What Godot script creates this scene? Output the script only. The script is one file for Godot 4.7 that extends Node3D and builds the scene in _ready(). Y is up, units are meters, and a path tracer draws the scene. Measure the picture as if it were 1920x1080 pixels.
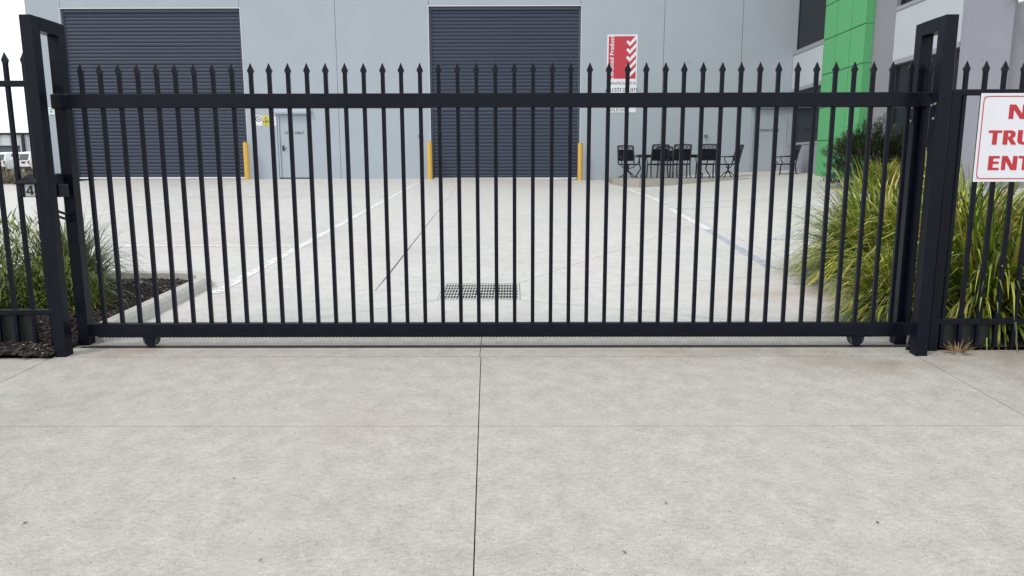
extends Node3D

# ------------------------------------------------------------------ constants
const SLOPE := 0.0475          # the yard climbs away from the gate
const FACADE := -19.5          # z of the warehouse front
var rng := RandomNumberGenerator.new()
var names := {}
var tone_noise := FastNoiseLite.new()
var patch_noise := FastNoiseLite.new()
var M := {}

# ------------------------------------------------------------------ mesh builder
class MB:
	var st := SurfaceTool.new()
	var tint := Color(1, 1, 1)
	var use_tint := false
	func _init(with_color := false):
		use_tint = with_color
		st.begin(Mesh.PRIMITIVE_TRIANGLES)
	func v(p: Vector3, n: Vector3):
		if use_tint: st.set_color(tint)
		st.set_normal(n)
		st.add_vertex(p)
	func tri(a: Vector3, b: Vector3, c: Vector3, na: Vector3, nb: Vector3, nc: Vector3):
		if (b - a).cross(c - a).dot(na + nb + nc) > 0.0:
			v(a, na); v(c, nc); v(b, nb)
		else:
			v(a, na); v(b, nb); v(c, nc)
	func poly(pts: Array, n: Vector3):
		for i in range(1, pts.size() - 1):
			tri(pts[0], pts[i], pts[i + 1], n, n, n)
	func flat(pts: Array, away: Vector3):   # a flat face whose normal points away from a point
		var n: Vector3 = (pts[1] - pts[0]).cross(pts[2] - pts[0]).normalized()
		if n.dot(pts[0] - away) < 0.0: n = -n
		poly(pts, n)
	func box(c: Vector3, s: Vector3, bev := 0.0, b := Basis()):
		var h := s * 0.5
		var e := minf(bev, minf(h.x, minf(h.y, h.z)) * 0.9)
		for ax in 3:
			var u := (ax + 1) % 3
			var w := (ax + 2) % 3
			for sg in [-1.0, 1.0]:
				var n := Vector3(); n[ax] = sg
				var q := []
				for k in [[-1, -1], [1, -1], [1, 1], [-1, 1]]:
					var p := Vector3()
					p[ax] = sg * h[ax]; p[u] = k[0] * (h[u] - e); p[w] = k[1] * (h[w] - e)
					q.append(c + b * p)
				poly(q, b * n)
		if e <= 0.0: return
		for ax in 3:
			var u := (ax + 1) % 3
			var w := (ax + 2) % 3
			for su in [-1.0, 1.0]:
				for sw in [-1.0, 1.0]:
					var q := []
					for k in [[-1.0, 0], [1.0, 0], [1.0, 1], [-1.0, 1]]:
						var p := Vector3()
						p[ax] = k[0] * (h[ax] - e)
						p[u] = su * (h[u] - (e if k[1] == 1 else 0.0))
						p[w] = sw * (h[w] - (0.0 if k[1] == 1 else e))
						q.append(c + b * p)
					var n := Vector3(); n[u] = su; n[w] = sw
					poly(q, (b * n).normalized())
		for sx in [-1.0, 1.0]:
			for sy in [-1.0, 1.0]:
				for sz in [-1.0, 1.0]:
					poly([c + b * Vector3(sx * h.x, sy * (h.y - e), sz * (h.z - e)), c + b * Vector3(sx * (h.x - e), sy * h.y, sz * (h.z - e)), c + b * Vector3(sx * (h.x - e), sy * (h.y - e), sz * h.z)], (b * Vector3(sx, sy, sz)).normalized())
	func bb(a: Vector3, z: Vector3, bev := 0.0):
		box((a + z) * 0.5, (z - a).abs(), bev)
	func tube(path: Array, r: float, sides := 8, r_end := -1.0, caps := true):
		var n := path.size()
		var rings := []
		var nr := []
		var up := Vector3.UP
		for i in n:
			var d: Vector3 = (path[mini(i + 1, n - 1)] - path[maxi(i - 1, 0)]).normalized()
			if i == 0 and absf(d.dot(up)) > 0.9: up = Vector3.RIGHT
			var sx := d.cross(up).normalized()
			if sx.length() < 0.5: sx = d.cross(Vector3.FORWARD).normalized()
			up = sx.cross(d).normalized()
			var rad := r if r_end < 0.0 else lerpf(r, r_end, float(i) / maxf(1.0, n - 1.0))
			var ring := []
			var rn := []
			for k in sides:
				var a := TAU * k / sides
				var nn := sx * cos(a) + up * sin(a)
				rn.append(nn); ring.append(path[i] + nn * rad)
			rings.append(ring); nr.append(rn)
		for i in n - 1:
			for k in sides:
				var j := (k + 1) % sides
				tri(rings[i][k], rings[i][j], rings[i + 1][j], nr[i][k], nr[i][j], nr[i + 1][j])
				tri(rings[i][k], rings[i + 1][j], rings[i + 1][k], nr[i][k], nr[i + 1][j], nr[i + 1][k])
		if caps:
			poly(rings[0], (path[0] - path[1]).normalized())
			poly(rings[n - 1], (path[n - 1] - path[n - 2]).normalized())
	func cyl(a: Vector3, b: Vector3, r: float, sides := 16):
		tube([a, b], r, sides)
	func prism(pts: Array, z0: float, z1: float, xf := Transform3D()):   # outline in x,y pushed along z, any simple polygon
		var pk := PackedVector2Array()
		for p in pts: pk.append(p)
		var idx := Geometry2D.triangulate_polygon(pk)
		for k in range(0, idx.size(), 3):
			for zz in [[z0, -1.0], [z1, 1.0]]:
				var q := []
				for j in 3: q.append(xf * Vector3(pk[idx[k + j]].x, pk[idx[k + j]].y, zz[0]))
				poly(q, (xf.basis * Vector3(0, 0, zz[1])).normalized())
		var area := 0.0
		for i in pk.size():
			var a := pk[i]
			var b := pk[(i + 1) % pk.size()]
			area += a.x * b.y - b.x * a.y
		for i in pk.size():
			var a := pk[i]
			var b := pk[(i + 1) % pk.size()]
			var d := (b - a).normalized()
			var n := Vector3(d.y, -d.x, 0) * signf(area)
			poly([xf * Vector3(a.x, a.y, z0), xf * Vector3(b.x, b.y, z0), xf * Vector3(b.x, b.y, z1), xf * Vector3(a.x, a.y, z1)], (xf.basis * n).normalized())
	func loft(rings: Array, caps := true):   # rings of equal counts, flat faces
		var mid := Vector3()
		for r in rings:
			for p in r: mid += p / (r.size() * rings.size())
		for i in rings.size() - 1:
			var n: int = rings[i].size()
			var ca := Vector3()
			for p in rings[i]: ca += p / (2.0 * n)
			for p in rings[i + 1]: ca += p / (2.0 * n)
			for k in n:
				var j := (k + 1) % n
				flat([rings[i][k], rings[i][j], rings[i + 1][j], rings[i + 1][k]] if rings[i][k].distance_to(rings[i][j]) > 1e-5 else [rings[i][k], rings[i + 1][j], rings[i + 1][k]], ca)
		if caps:
			flat(rings[0], mid); flat(rings[-1], mid)
	func done(m: Material) -> ArrayMesh:
		st.set_material(m)
		st.index()
		return st.commit()

# ------------------------------------------------------------------ scene helpers
func lin(r: float, g: float, b: float) -> Color:
	return Color(r, g, b).linear_to_srgb()

func mat(called: String, c: Color, rough := 0.8, metal := 0.0, spec := 0.5) -> StandardMaterial3D:
	var m := StandardMaterial3D.new()
	m.resource_name = called
	m.albedo_color = c
	m.roughness = rough
	m.metallic = metal
	m.metallic_specular = spec
	M[called] = m
	return m

func numbered(called: String) -> String:
	if not names.has(called):
		names[called] = 0
		return called
	names[called] += 1
	return "%s_%03d" % [called, names[called]]

func tag(o: Node, label: String, category := "", group := "", kind := ""):
	if label: o.set_meta("label", label)
	if category: o.set_meta("category", category)
	if group: o.set_meta("group", group)
	if kind: o.set_meta("kind", kind)

func thing(called: String, label: String, category: String, at := Vector3.ZERO, turn := 0.0, group := "") -> Node3D:
	var o := Node3D.new()
	o.name = numbered(called)
	add_child(o, true)
	o.position = at
	o.rotation.y = turn
	tag(o, label, category, group)
	return o

func part(called: String, mesh: Mesh, parent: Node, at := Vector3.ZERO) -> MeshInstance3D:
	var o := MeshInstance3D.new()
	o.name = called if parent != self else numbered(called)
	o.mesh = mesh
	parent.add_child(o, true)
	o.position = at
	return o

func copy(o: Node3D, label: String, group := "") -> Node3D:
	var c: Node3D = o.duplicate()
	c.name = numbered(String(o.name).rstrip("0123456789").rstrip("_"))
	add_child(c, true)
	c.set_meta("label", label)
	if group: c.set_meta("group", group)
	return c

func one(b: MB, m: Material) -> ArrayMesh:
	return b.done(m)

func lettering(text: String, cap: float, m: Material, parent: Node, at: Vector3, basis_ := Basis(), stretch := 1.0, bold := true, called := "lettering", depth := 0.003) -> MeshInstance3D:
	var f := SystemFont.new()
	f.font_names = PackedStringArray(["Droid Sans"])
	f.font_weight = 700 if bold else 400
	var t := TextMesh.new()
	t.text = text
	t.font = f
	t.font_size = 64
	t.pixel_size = cap / (0.714 * 64.0)
	t.depth = depth
	t.curve_step = 2.0
	t.horizontal_alignment = HORIZONTAL_ALIGNMENT_CENTER
	t.vertical_alignment = VERTICAL_ALIGNMENT_CENTER
	t.material = m
	var o := MeshInstance3D.new()
	o.name = called
	o.mesh = t
	parent.add_child(o, true)
	o.transform = Transform3D(basis_ * Basis.from_scale(Vector3(stretch, 1, 1)), at)
	return o

func gy(x: float, z: float) -> float:
	var zz := clampf(z, FACADE, 7.0)
	return -SLOPE * zz - 0.08 * smoothstep(-11.5, -15.5, zz) * exp(-pow((x - 3.7) / 2.2, 2)) + 0.043 * clampf(x - 3.2, 0.0, 8.0) * smoothstep(-2.5, -8.0, z)

func on_ground(x: float, z: float, up := 0.0) -> Vector3:
	return Vector3(x, gy(x, z) + up, z)

# ------------------------------------------------------------------ textures
func grain_image(size: int, sd: int, fine: float, medium: float, pits: float, streak: float, scaly := 0.0) -> Image:
	var a := FastNoiseLite.new()
	a.seed = sd; a.noise_type = FastNoiseLite.TYPE_SIMPLEX_SMOOTH; a.frequency = 0.012; a.fractal_octaves = 4
	var b := FastNoiseLite.new()
	b.seed = sd + 1; b.noise_type = FastNoiseLite.TYPE_SIMPLEX; b.frequency = 0.16; b.fractal_octaves = 3
	var ia := a.get_seamless_image(size, size, false, false, 0.15)
	var ib := b.get_seamless_image(size, size, false, false, 0.15)
	var e := FastNoiseLite.new()
	e.seed = sd + 2; e.noise_type = FastNoiseLite.TYPE_SIMPLEX; e.frequency = 0.075; e.fractal_octaves = 3; e.fractal_gain = 0.6
	var ie := e.get_seamless_image(size / 2, size, false, false, 0.15)
	ie.resize(size, size, Image.INTERPOLATE_CUBIC)
	var de := ie.get_data()
	var da := ia.get_data()
	var db := ib.get_data()
	var rg := RandomNumberGenerator.new()
	rg.seed = sd
	var out := PackedByteArray()
	out.resize(size * size)
	var row := PackedFloat32Array()
	row.resize(size)
	for y in size:
		var s := rg.randf_range(-1, 1) * streak
		for x in size:
			var i := y * size + x
			var val := 0.86 + (da[i] / 255.0 - 0.5) * medium + (db[i] / 255.0 - 0.5) * fine + s + rg.randf_range(-0.5, 0.5) * fine * 0.5
			var f := de[i] / 255.0 - 0.5
			val += scaly * f * absf(f) * 4.0
			out[i] = int(clampf(val, 0.0, 1.0) * 255.0)
	for k in int(pits * size):
		var px := rg.randi_range(2, size - 4)
		var py := rg.randi_range(2, size - 4)
		var dk := rg.randf_range(0.62, 0.85)
		var w := rg.randi_range(1, 3)
		var h := rg.randi_range(1, 2)
		for yy in h:
			for xx in w:
				var i := (py + yy) * size + px + xx
				out[i] = int(out[i] * dk)
	for k in int(pits * size * 0.5):
		var i := rg.randi_range(0, size * size - 1)
		out[i] = mini(255, int(out[i] * 1.14))
	return Image.create_from_data(size, size, false, Image.FORMAT_L8, out)

func worn_image(size: int, sd: int, cut: float) -> Image:   # white with flaked holes in its alpha
	var a := FastNoiseLite.new()
	a.seed = sd; a.frequency = 0.03; a.fractal_octaves = 5; a.fractal_gain = 0.65
	var da := a.get_seamless_image(size, size, false, false, 0.15).get_data()
	var out := PackedByteArray()
	out.resize(size * size * 4)
	for i in size * size:
		var v := da[i] / 255.0
		var s := int(255.0 * clampf(0.85 + (v - 0.5) * 0.3, 0.0, 1.0))
		out[i * 4] = s; out[i * 4 + 1] = s; out[i * 4 + 2] = s
		out[i * 4 + 3] = 255 if v > cut else 0
	return Image.create_from_data(size, size, false, Image.FORMAT_RGBA8, out)

func triplanar(m: StandardMaterial3D, t: Texture2D, metres: float, normal: Texture2D = null, nscale := 1.0):
	m.albedo_texture = t
	m.uv1_triplanar = true
	m.uv1_world_triplanar = true
	m.uv1_scale = Vector3.ONE / metres
	if normal:
		m.normal_enabled = true
		m.normal_texture = normal
		m.normal_scale = nscale

func make_materials():
	var cimg := grain_image(1024, 11, 0.12, 0.09, 2.0, 0.003, 0.105)
	var cimg2 := grain_image(1024, 37, 0.11, 0.08, 1.8, 0.020, 0.08)
	var bump: Image = cimg.duplicate()
	bump.convert(Image.FORMAT_RGBA8)
	bump.bump_map_to_normal_map(3.0)
	var ct := ImageTexture.create_from_image(cimg)
	var ct2 := ImageTexture.create_from_image(cimg2)
	var cn := ImageTexture.create_from_image(bump)
	var c := mat("driveway_concrete", lin(0.580, 0.546, 0.508), 0.8, 0, 0.4)
	triplanar(c, ct, 2.3, cn, 0.35); c.vertex_color_use_as_albedo = true
	c = mat("yard_concrete", lin(0.77, 0.745, 0.715), 0.55, 0, 0.5)
	triplanar(c, ct2, 3.1, cn, 0.3); c.vertex_color_use_as_albedo = true
	c = mat("kerb_concrete", lin(0.66, 0.645, 0.60), 0.85, 0, 0.3)
	triplanar(c, ct2, 0.9, cn, 0.5)
	c = mat("platform_concrete", lin(0.40, 0.39, 0.355), 0.9, 0, 0.3)
	triplanar(c, ct2, 1.7, cn, 0.4)
	c = mat("platform_kerb", lin(0.50, 0.485, 0.44), 0.9, 0, 0.3)
	triplanar(c, ct2, 1.1, cn, 0.4)
	var wimg := grain_image(512, 71, 0.012, 0.022, 0.02, 0.0)
	var wt := ImageTexture.create_from_image(wimg)
	c = mat("wall_paint", lin(0.545, 0.61, 0.685), 0.75, 0, 0.35); triplanar(c, wt, 7.3)
	c = mat("wall_paint_light", lin(0.66, 0.71, 0.775), 0.75, 0, 0.35); triplanar(c, wt, 6.1)
	c = mat("wall_paint_grey", lin(0.355, 0.365, 0.40), 0.75, 0, 0.35); triplanar(c, wt, 5.9)
	c = mat("wall_paint_mid", lin(0.415, 0.425, 0.49), 0.75, 0, 0.35); triplanar(c, wt, 5.3)
	mat("flashing", lin(0.66, 0.69, 0.74), 0.5)
	mat("white_flashing", lin(0.82, 0.82, 0.83), 0.5)
	mat("joint_filler", lin(0.06, 0.06, 0.06), 0.95)
	mat("seal_grey", lin(0.22, 0.23, 0.25), 0.9)
	c = mat("roller_steel", lin(0.066, 0.082, 0.125), 0.5, 0, 0.35); triplanar(c, wt, 2.1)
	mat("roller_guide", lin(0.06, 0.07, 0.10), 0.5)
	c = mat("black_steel", lin(0.0035, 0.0055, 0.0155), 0.42, 0, 0.32)
	var pimg := grain_image(512, 91, 0.2, 0.3, 0.3, 0.0)
	triplanar(c, ImageTexture.create_from_image(pimg), 0.6)
	c.roughness = 0.45; c.roughness_texture = ImageTexture.create_from_image(pimg)
	mat("bare_steel", lin(0.45, 0.45, 0.46), 0.45, 0.8)
	mat("zinc", lin(0.55, 0.55, 0.56), 0.35, 0.7)
	mat("dark_iron", lin(0.045, 0.04, 0.037), 0.7, 0.3)
	mat("rubber", lin(0.02, 0.02, 0.022), 0.8)
	mat("wheel_steel", lin(0.11, 0.115, 0.125), 0.5, 0.2)
	mat("wheel_rim", lin(0.02, 0.021, 0.024), 0.6)
	mat("grate_steel", lin(0.62, 0.62, 0.61), 0.6, 0.1)
	mat("pit_concrete", lin(0.13, 0.12, 0.105), 0.95, 0, 0.2)
	mat("plinth_plastic", lin(0.009, 0.013, 0.013), 0.6)
	mat("dark_glass", lin(0.008, 0.012, 0.018), 0.12, 0, 0.35)
	mat("window_frame", lin(0.02, 0.025, 0.033), 0.5)
	mat("sill_metal", lin(0.30, 0.31, 0.34), 0.6)
	c = mat("green_cladding", lin(0.155, 0.56, 0.235), 0.55, 0, 0.35); triplanar(c, wt, 1.9)
	mat("green_cladding_second", lin(0.151, 0.548, 0.229), 0.55, 0, 0.35); triplanar(M.green_cladding_second, wt, 2.3)
	mat("green_backing", lin(0.02, 0.11, 0.045), 0.7)
	c = mat("yellow_paint", lin(0.90, 0.56, 0.10), 0.5); triplanar(c, wt, 0.8)
	mat("sign_white", lin(0.76, 0.77, 0.82), 0.4)
	mat("sign_red", lin(0.50, 0.022, 0.035), 0.45)
	mat("board_red", lin(0.52, 0.035, 0.06), 0.45)
	mat("print_dark", lin(0.02, 0.02, 0.025), 0.6)
	mat("print_black", lin(0.012, 0.012, 0.014), 0.6)
	mat("sign_yellow", lin(0.62, 0.58, 0.10), 0.5)
	mat("sign_green", lin(0.03, 0.33, 0.2), 0.5)
	mat("plate_grey", lin(0.42, 0.42, 0.44), 0.5)
	c = mat("line_paint", lin(1.0, 1.0, 0.99), 0.6)
	triplanar(c, ImageTexture.create_from_image(worn_image(512, 5, 0.31)), 1.1)
	c.transparency = BaseMaterial3D.TRANSPARENCY_ALPHA_SCISSOR; c.alpha_scissor_threshold = 0.5
	c = mat("blue_paint", lin(0.50, 0.56, 0.80), 0.8)
	triplanar(c, ImageTexture.create_from_image(worn_image(512, 9, 0.56)), 0.7)
	c.transparency = BaseMaterial3D.TRANSPARENCY_ALPHA_SCISSOR; c.alpha_scissor_threshold = 0.5
	c = mat("bark", lin(1, 1, 1), 0.9, 0, 0.3); c.vertex_color_use_as_albedo = true
	mat("soil", lin(0.035, 0.028, 0.023), 0.95)
	mat("open_ground", lin(0.16, 0.15, 0.125), 0.95)
	c = mat("blade", lin(1, 1, 1), 0.42, 0, 0.45)
	c.vertex_color_use_as_albedo = true; c.cull_mode = BaseMaterial3D.CULL_DISABLED
	c.backlight_enabled = true; c.backlight = Color(0.5, 0.5, 0.4)
	mat("shrub_wood", lin(0.07, 0.05, 0.035), 0.9)
	mat("chair_metal", lin(0.012, 0.013, 0.016), 0.5)
	c = mat("chair_sling", lin(0.010, 0.012, 0.016), 0.85, 0, 0.2)
	mat("car_white", lin(0.80, 0.82, 0.84), 0.3, 0, 0.5)
	mat("car_glass", lin(0.02, 0.03, 0.035), 0.1)
	mat("car_red", lin(0.35, 0.01, 0.02), 0.3)
	mat("car_black", lin(0.015, 0.015, 0.017), 0.7)
	mat("shed_cladding", lin(0.62, 0.66, 0.69), 0.6)
	mat("shed_dark", lin(0.10, 0.12, 0.16), 0.6)
	mat("dark_trim", lin(0.03, 0.033, 0.04), 0.6)

# ------------------------------------------------------------------ ground
func surface_tint(x: float, z: float) -> Color:
	var t := tone_noise.get_noise_2d(x * 1.0, z * 1.0)
	var p := patch_noise.get_noise_2d(x, z)
	var v := 1.0 + 0.11 * t + 0.07 * patch_noise.get_noise_2d(x * 0.45 + 50.0, z * 0.45) + 0.05 * tone_noise.get_noise_2d(x * 1.3, z * 4.0 + 90.0)
	var c := Color(v * (1.0 + 0.035 * p), v * (1.0 - 0.012 * p), v * (1.0 + 0.004 * p))
	# tyre and rust stains where vehicles turn beside the right post
	var s := 0.0
	for q in [[2.35, 0.34, 0.75, 0.32], [3.2, 0.2, 0.9, 0.4], [2.5, -1.7, 0.9, 0.42], [2.2, -0.6, 0.8, 0.25], [3.6, 0.7, 0.7, 0.2], [-2.65, 0.13, 0.7, 0.13], [1.5, 0.12, 1.3, 0.14]]:
		var d := Vector2((x - q[0]) / q[2], (z - q[1]) / q[3]).length()
		s = maxf(s, clampf(1.15 - d, 0.0, 1.0))
	s *= clampf(0.55 + 1.1 * tone_noise.get_noise_2d(x * 4.0 + 30.0, z * 4.0), 0.0, 1.0)
	return c * Color(1.0 - 0.30 * s, 1.0 - 0.38 * s, 1.0 - 0.46 * s)

func slab(parent: Node, pts: Array, m: Material, cell := 0.4, gap := 0.009, thick := 0.06, called := "concrete_slab", lift := 0.0, tone := 1.0):
	var pk := PackedVector2Array()
	for p in pts: pk.append(Vector2(p[0], p[1]))
	if Geometry2D.is_polygon_clockwise(pk): pk.reverse()
	if gap > 0.0:
		var ins := Geometry2D.offset_polygon(pk, -gap * 0.5, Geometry2D.JOIN_MITER)
		if ins.is_empty(): return
		pk = ins[0]
	var b := MB.new(true)
	var lo := pk[0]
	var hi := pk[0]
	for p in pk:
		lo = lo.min(p); hi = hi.max(p)
	var nx := int(ceil((hi.x - lo.x) / cell))
	var nz := int(ceil((hi.y - lo.y) / cell))
	var put := func(p: Vector2):
		b.tint = surface_tint(p.x, p.y) * tone
		var e := 0.05
		var n := Vector3(gy(p.x - e, p.y) - gy(p.x + e, p.y), 2.0 * e, gy(p.x, p.y - e) - gy(p.x, p.y + e)).normalized()
		b.v(on_ground(p.x, p.y, lift), n)
	for i in nx:
		for k in nz:
			var x0 := lo.x + i * cell
			var z0 := lo.y + k * cell
			var sq := PackedVector2Array([Vector2(x0, z0), Vector2(x0 + cell, z0), Vector2(x0 + cell, z0 + cell), Vector2(x0, z0 + cell)])
			for piece in Geometry2D.intersect_polygons(pk, sq):
				var idx := Geometry2D.triangulate_polygon(piece)
				for j in range(0, idx.size(), 3):
					var p0: Vector2 = piece[idx[j]]
					var p1: Vector2 = piece[idx[j + 1]]
					var p2: Vector2 = piece[idx[j + 2]]
					if (p1 - p0).cross(p2 - p0) < 0.0:
						var tmp := p1
						p1 = p2; p2 = tmp
					put.call(p0); put.call(p1); put.call(p2)
	if thick > 0.0:
		for i in pk.size():
			var a := pk[i]
			var c := pk[(i + 1) % pk.size()]
			var steps := maxi(1, int(a.distance_to(c) / cell))
			for s in steps:
				var p := a.lerp(c, float(s) / steps)
				var q := a.lerp(c, float(s + 1) / steps)
				b.tint = surface_tint(p.x, p.y) * tone
				var d := (q - p).normalized()
				b.poly([on_ground(p.x, p.y, lift), on_ground(q.x, q.y, lift), on_ground(q.x, q.y, lift - thick), on_ground(p.x, p.y, lift - thick)], Vector3(d.y, 0, -d.x))
	part(called, one(b, m), parent)

func strip(parent: Node, a: Vector2, c: Vector2, w: float, m: Material, called := "parking_line"):
	var d := (c - a).normalized()
	var n := Vector2(-d.y, d.x) * w * 0.5
	slab(parent, [[a.x + n.x, a.y + n.y], [c.x + n.x, c.y + n.y], [c.x - n.x, c.y - n.y], [a.x - n.x, a.y - n.y]], m, 0.7, 0.0, 0.0, called, 0.004)

func build_ground():
	var b := MB.new()
	var xs := [-400, -120, -60, -30, -16, -8, -3, -0.70, 0.05, 3.2, 5, 7, 9, 11.2, 16, 40, 120, 400]
	var zs := [60, 20, 7, 3, 0, -1.47, -2.24, -2.5, -3.2, -4, -5, -6, -7, -8, -12, -19.5, -30, -60, -120, -400]
	for i in xs.size() - 1:
		for k in zs.size() - 1:
			if xs[i] == -0.70 and zs[k] == -1.47: continue   # the drain pit
			var q := []
			for c in [[i, k], [i + 1, k], [i + 1, k + 1], [i, k + 1]]:
				q.append(on_ground(xs[c[0]], zs[c[1]], -0.14))
			b.poly(q, Vector3.UP)
	tag(part("ground", one(b, M.open_ground), self), "bare ground under and around the concrete", "", "", "structure")

	var d := Node3D.new()
	d.name = "driveway"
	add_child(d, true)
	tag(d, "pale concrete driveway slabs outside the gate", "", "", "structure")
	var dc: Material = M.driveway_concrete
	for r in [[0.22, 1.40], [1.40, 4.4], [4.4, 6.9]]:
		var c := 0.14 if r[0] < 4.0 else 0.6
		slab(d, [[-3.12, r[0]], [-0.235 + 0.035 * r[0], r[0]], [-0.235 + 0.035 * r[1], r[1]], [-3.12, r[1]]], dc, c, 0.005)
		slab(d, [[-0.235 + 0.035 * r[0], r[0]], [2.71, r[0]], [2.71, r[1]], [-0.235 + 0.035 * r[1], r[1]]], dc, c, 0.005, 0.035, "concrete_slab", 0.0, 1.015)
	slab(d, [[-9, 0.24], [-3.12, 0.24], [-3.12, 1.40], [-9, 1.40]], dc, 0.3, 0.006)
	slab(d, [[-9, 1.40], [-3.12, 1.40], [-3.12, 6.9], [-9, 6.9]], dc, 0.6, 0.008)
	slab(d, [[2.71, 0.08], [9, 0.08], [9, 1.40], [2.71, 1.40]], dc, 0.2, 0.008, 0.035, "concrete_slab", 0.0, 0.97)
	slab(d, [[2.71, 1.40], [9, 1.40], [9, 6.9], [2.71, 6.9]], dc, 0.6, 0.008)
	# the strip that carries the gate track
	slab(d, [[-3.12, -0.35], [-0.245, -0.35], [-0.235, 0.22], [-3.12, 0.22]], dc, 0.14, 0.0045, 0.06, "track_slab", 0.002, 1.03)
	slab(d, [[-0.245, -0.35], [2.98, -0.35], [2.71, 0.08], [2.71, 0.22], [-0.235, 0.22]], dc, 0.14, 0.0045, 0.06, "track_slab", 0.002, 1.03)

	var y := Node3D.new()
	y.name = "yard"
	add_child(y, true)
	tag(y, "light concrete yard climbing from the gate to the warehouse", "", "", "structure")
	var yc: Material = M.yard_concrete
	var z1 := -0.35
	slab(y, [[-2.3, z1], [2.7, z1], [0.05, -1.47], [-0.70, -1.47]], yc, 0.2)
	slab(y, [[-6.3, z1], [-2.3, z1], [-0.70, -1.47], [-0.70, -1.8], [-6.3, -2.47]], yc, 0.25)
	slab(y, [[-0.70, -1.8], [-0.70, -2.24], [-1.34, -2.75], [-1.34, -1.877]], yc, 0.25)
	slab(y, [[0.05, -2.24], [0.05, -1.8], [3.2, -2.7], [3.2, -7.3]], yc, 0.25)
	slab(y, [[0.05, -1.8], [0.05, -1.47], [2.7, z1], [3.2, z1], [3.2, -2.7]], yc, 0.2)
	slab(y, [[-1.34, -2.75], [-0.70, -2.24], [0.05, -2.24], [3.2, -7.3], [3.2, -12.4], [-1.56, -12.4]], yc, 0.5, 0.006)
	slab(y, [[-1.56, -12.4], [3.2, -12.4], [3.2, FACADE], [-1.73, FACADE]], yc, 0.8, 0.006)
	slab(y, [[-6.3, -2.47], [-1.34, -1.877], [-1.43, -6.3], [-6.3, -6.3]], yc, 0.4, 0.006)
	slab(y, [[-6.3, -6.3], [-1.43, -6.3], [-1.56, -12.4], [-6.3, -12.4]], yc, 0.6, 0.006)
	slab(y, [[-6.3, -12.4], [-1.56, -12.4], [-1.73, FACADE], [-6.3, FACADE]], yc, 0.8, 0.006)
	for c in [[-14.0, -6.3], [-22.0, -14.0]]:
		for r in [[z1, -6.3], [-6.3, -12.4], [-12.4, FACADE + (0.0 if c[0] > -15 else 2.4)]]:
			slab(y, [[c[0], r[0]], [c[1], r[0]], [c[1], r[1]], [c[0], r[1]]], yc, 1.0)
	for c in [[3.2, 8.0], [8.0, 14.0]]:
		for r in [[z1, -6.3], [-6.3, -12.4], [-12.4, FACADE]]:
			slab(y, [[c[0], r[0]], [c[1], r[0]], [c[1], r[1]], [c[0], r[1]]], yc, 0.5)
	# painted bay lines
	var lp: Material = M.line_paint
	strip(y, Vector2(-2.84, -1.75), Vector2(-2.98, -17.6), 0.11, lp)
	for q in [[-6.6, -4.78, -2.9, -4.66], [-8.2, -7.5, -2.93, -7.42], [-8.2, -10.1, -2.95, -10.06], [-8.2, -12.6, -2.97, -12.5], [-8.2, -15.0, -2.98, -14.95], [-8.2, -17.3, -2.98, -17.3]]:
		strip(y, Vector2(q[0], q[1]), Vector2(q[2], q[3]), 0.085, lp)
	strip(y, Vector2(-7.75, -7.6), Vector2(-8.25, -17.6), 0.1, lp)
	strip(y, Vector2(3.23, -15.6), Vector2(3.2, -10.6), 0.12, lp)
	strip(y, Vector2(3.1, -9.5), Vector2(3.02, -6.3), 0.12, lp)
	strip(y, Vector2(3.2, -10.62), Vector2(6.9, -10.62), 0.085, lp)
	strip(y, Vector2(3.12, -9.5), Vector2(6.6, -9.5), 0.085, lp)
	strip(y, Vector2(3.3, -13.1), Vector2(6.4, -13.1), 0.085, lp)
	strip(y, Vector2(3.02, -6.25), Vector2(2.86, -3.0), 0.13, M.blue_paint, "blue_parking_line")
	strip(y, Vector2(3.55, -5.15), Vector2(4.4, -5.2), 0.13, M.blue_paint, "blue_parking_line")

func sweep(b: MB, path: Array, profile: Array, side: float):   # path of Vector2(x, z); profile of Vector2(offset, height)
	var rows := []
	for i in path.size():
		var d: Vector2 = (path[mini(i + 1, path.size() - 1)] - path[maxi(i - 1, 0)]).normalized()
		var n := Vector2(-d.y, d.x) * side
		var row := []
		for p in profile:
			var q: Vector2 = path[i] + n * p.x
			row.append(Vector3(q.x, gy(q.x, q.y) + p.y, q.y))
		rows.append(row)
	for i in rows.size() - 1:
		var mid: Vector3 = (rows[i][0] + rows[i][-1] + rows[i + 1][0] + rows[i + 1][-1]) * 0.25 - Vector3(0, 0.2, 0)
		for k in profile.size() - 1:
			b.flat([rows[i][k], rows[i][k + 1], rows[i + 1][k + 1], rows[i + 1][k]], mid)
	b.flat(rows[0], rows[1][0] * 0.5 + rows[1][-1] * 0.5)
	b.flat(rows[-1], rows[-2][0] * 0.5 + rows[-2][-1] * 0.5)

func arc(c: Vector2, r: float, a0: float, a1: float, n: int) -> Array:
	var out := []
	for i in n + 1:
		var a := deg_to_rad(lerpf(a0, a1, float(i) / n))
		out.append(c + Vector2(cos(a), sin(a)) * r)
	return out

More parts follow.
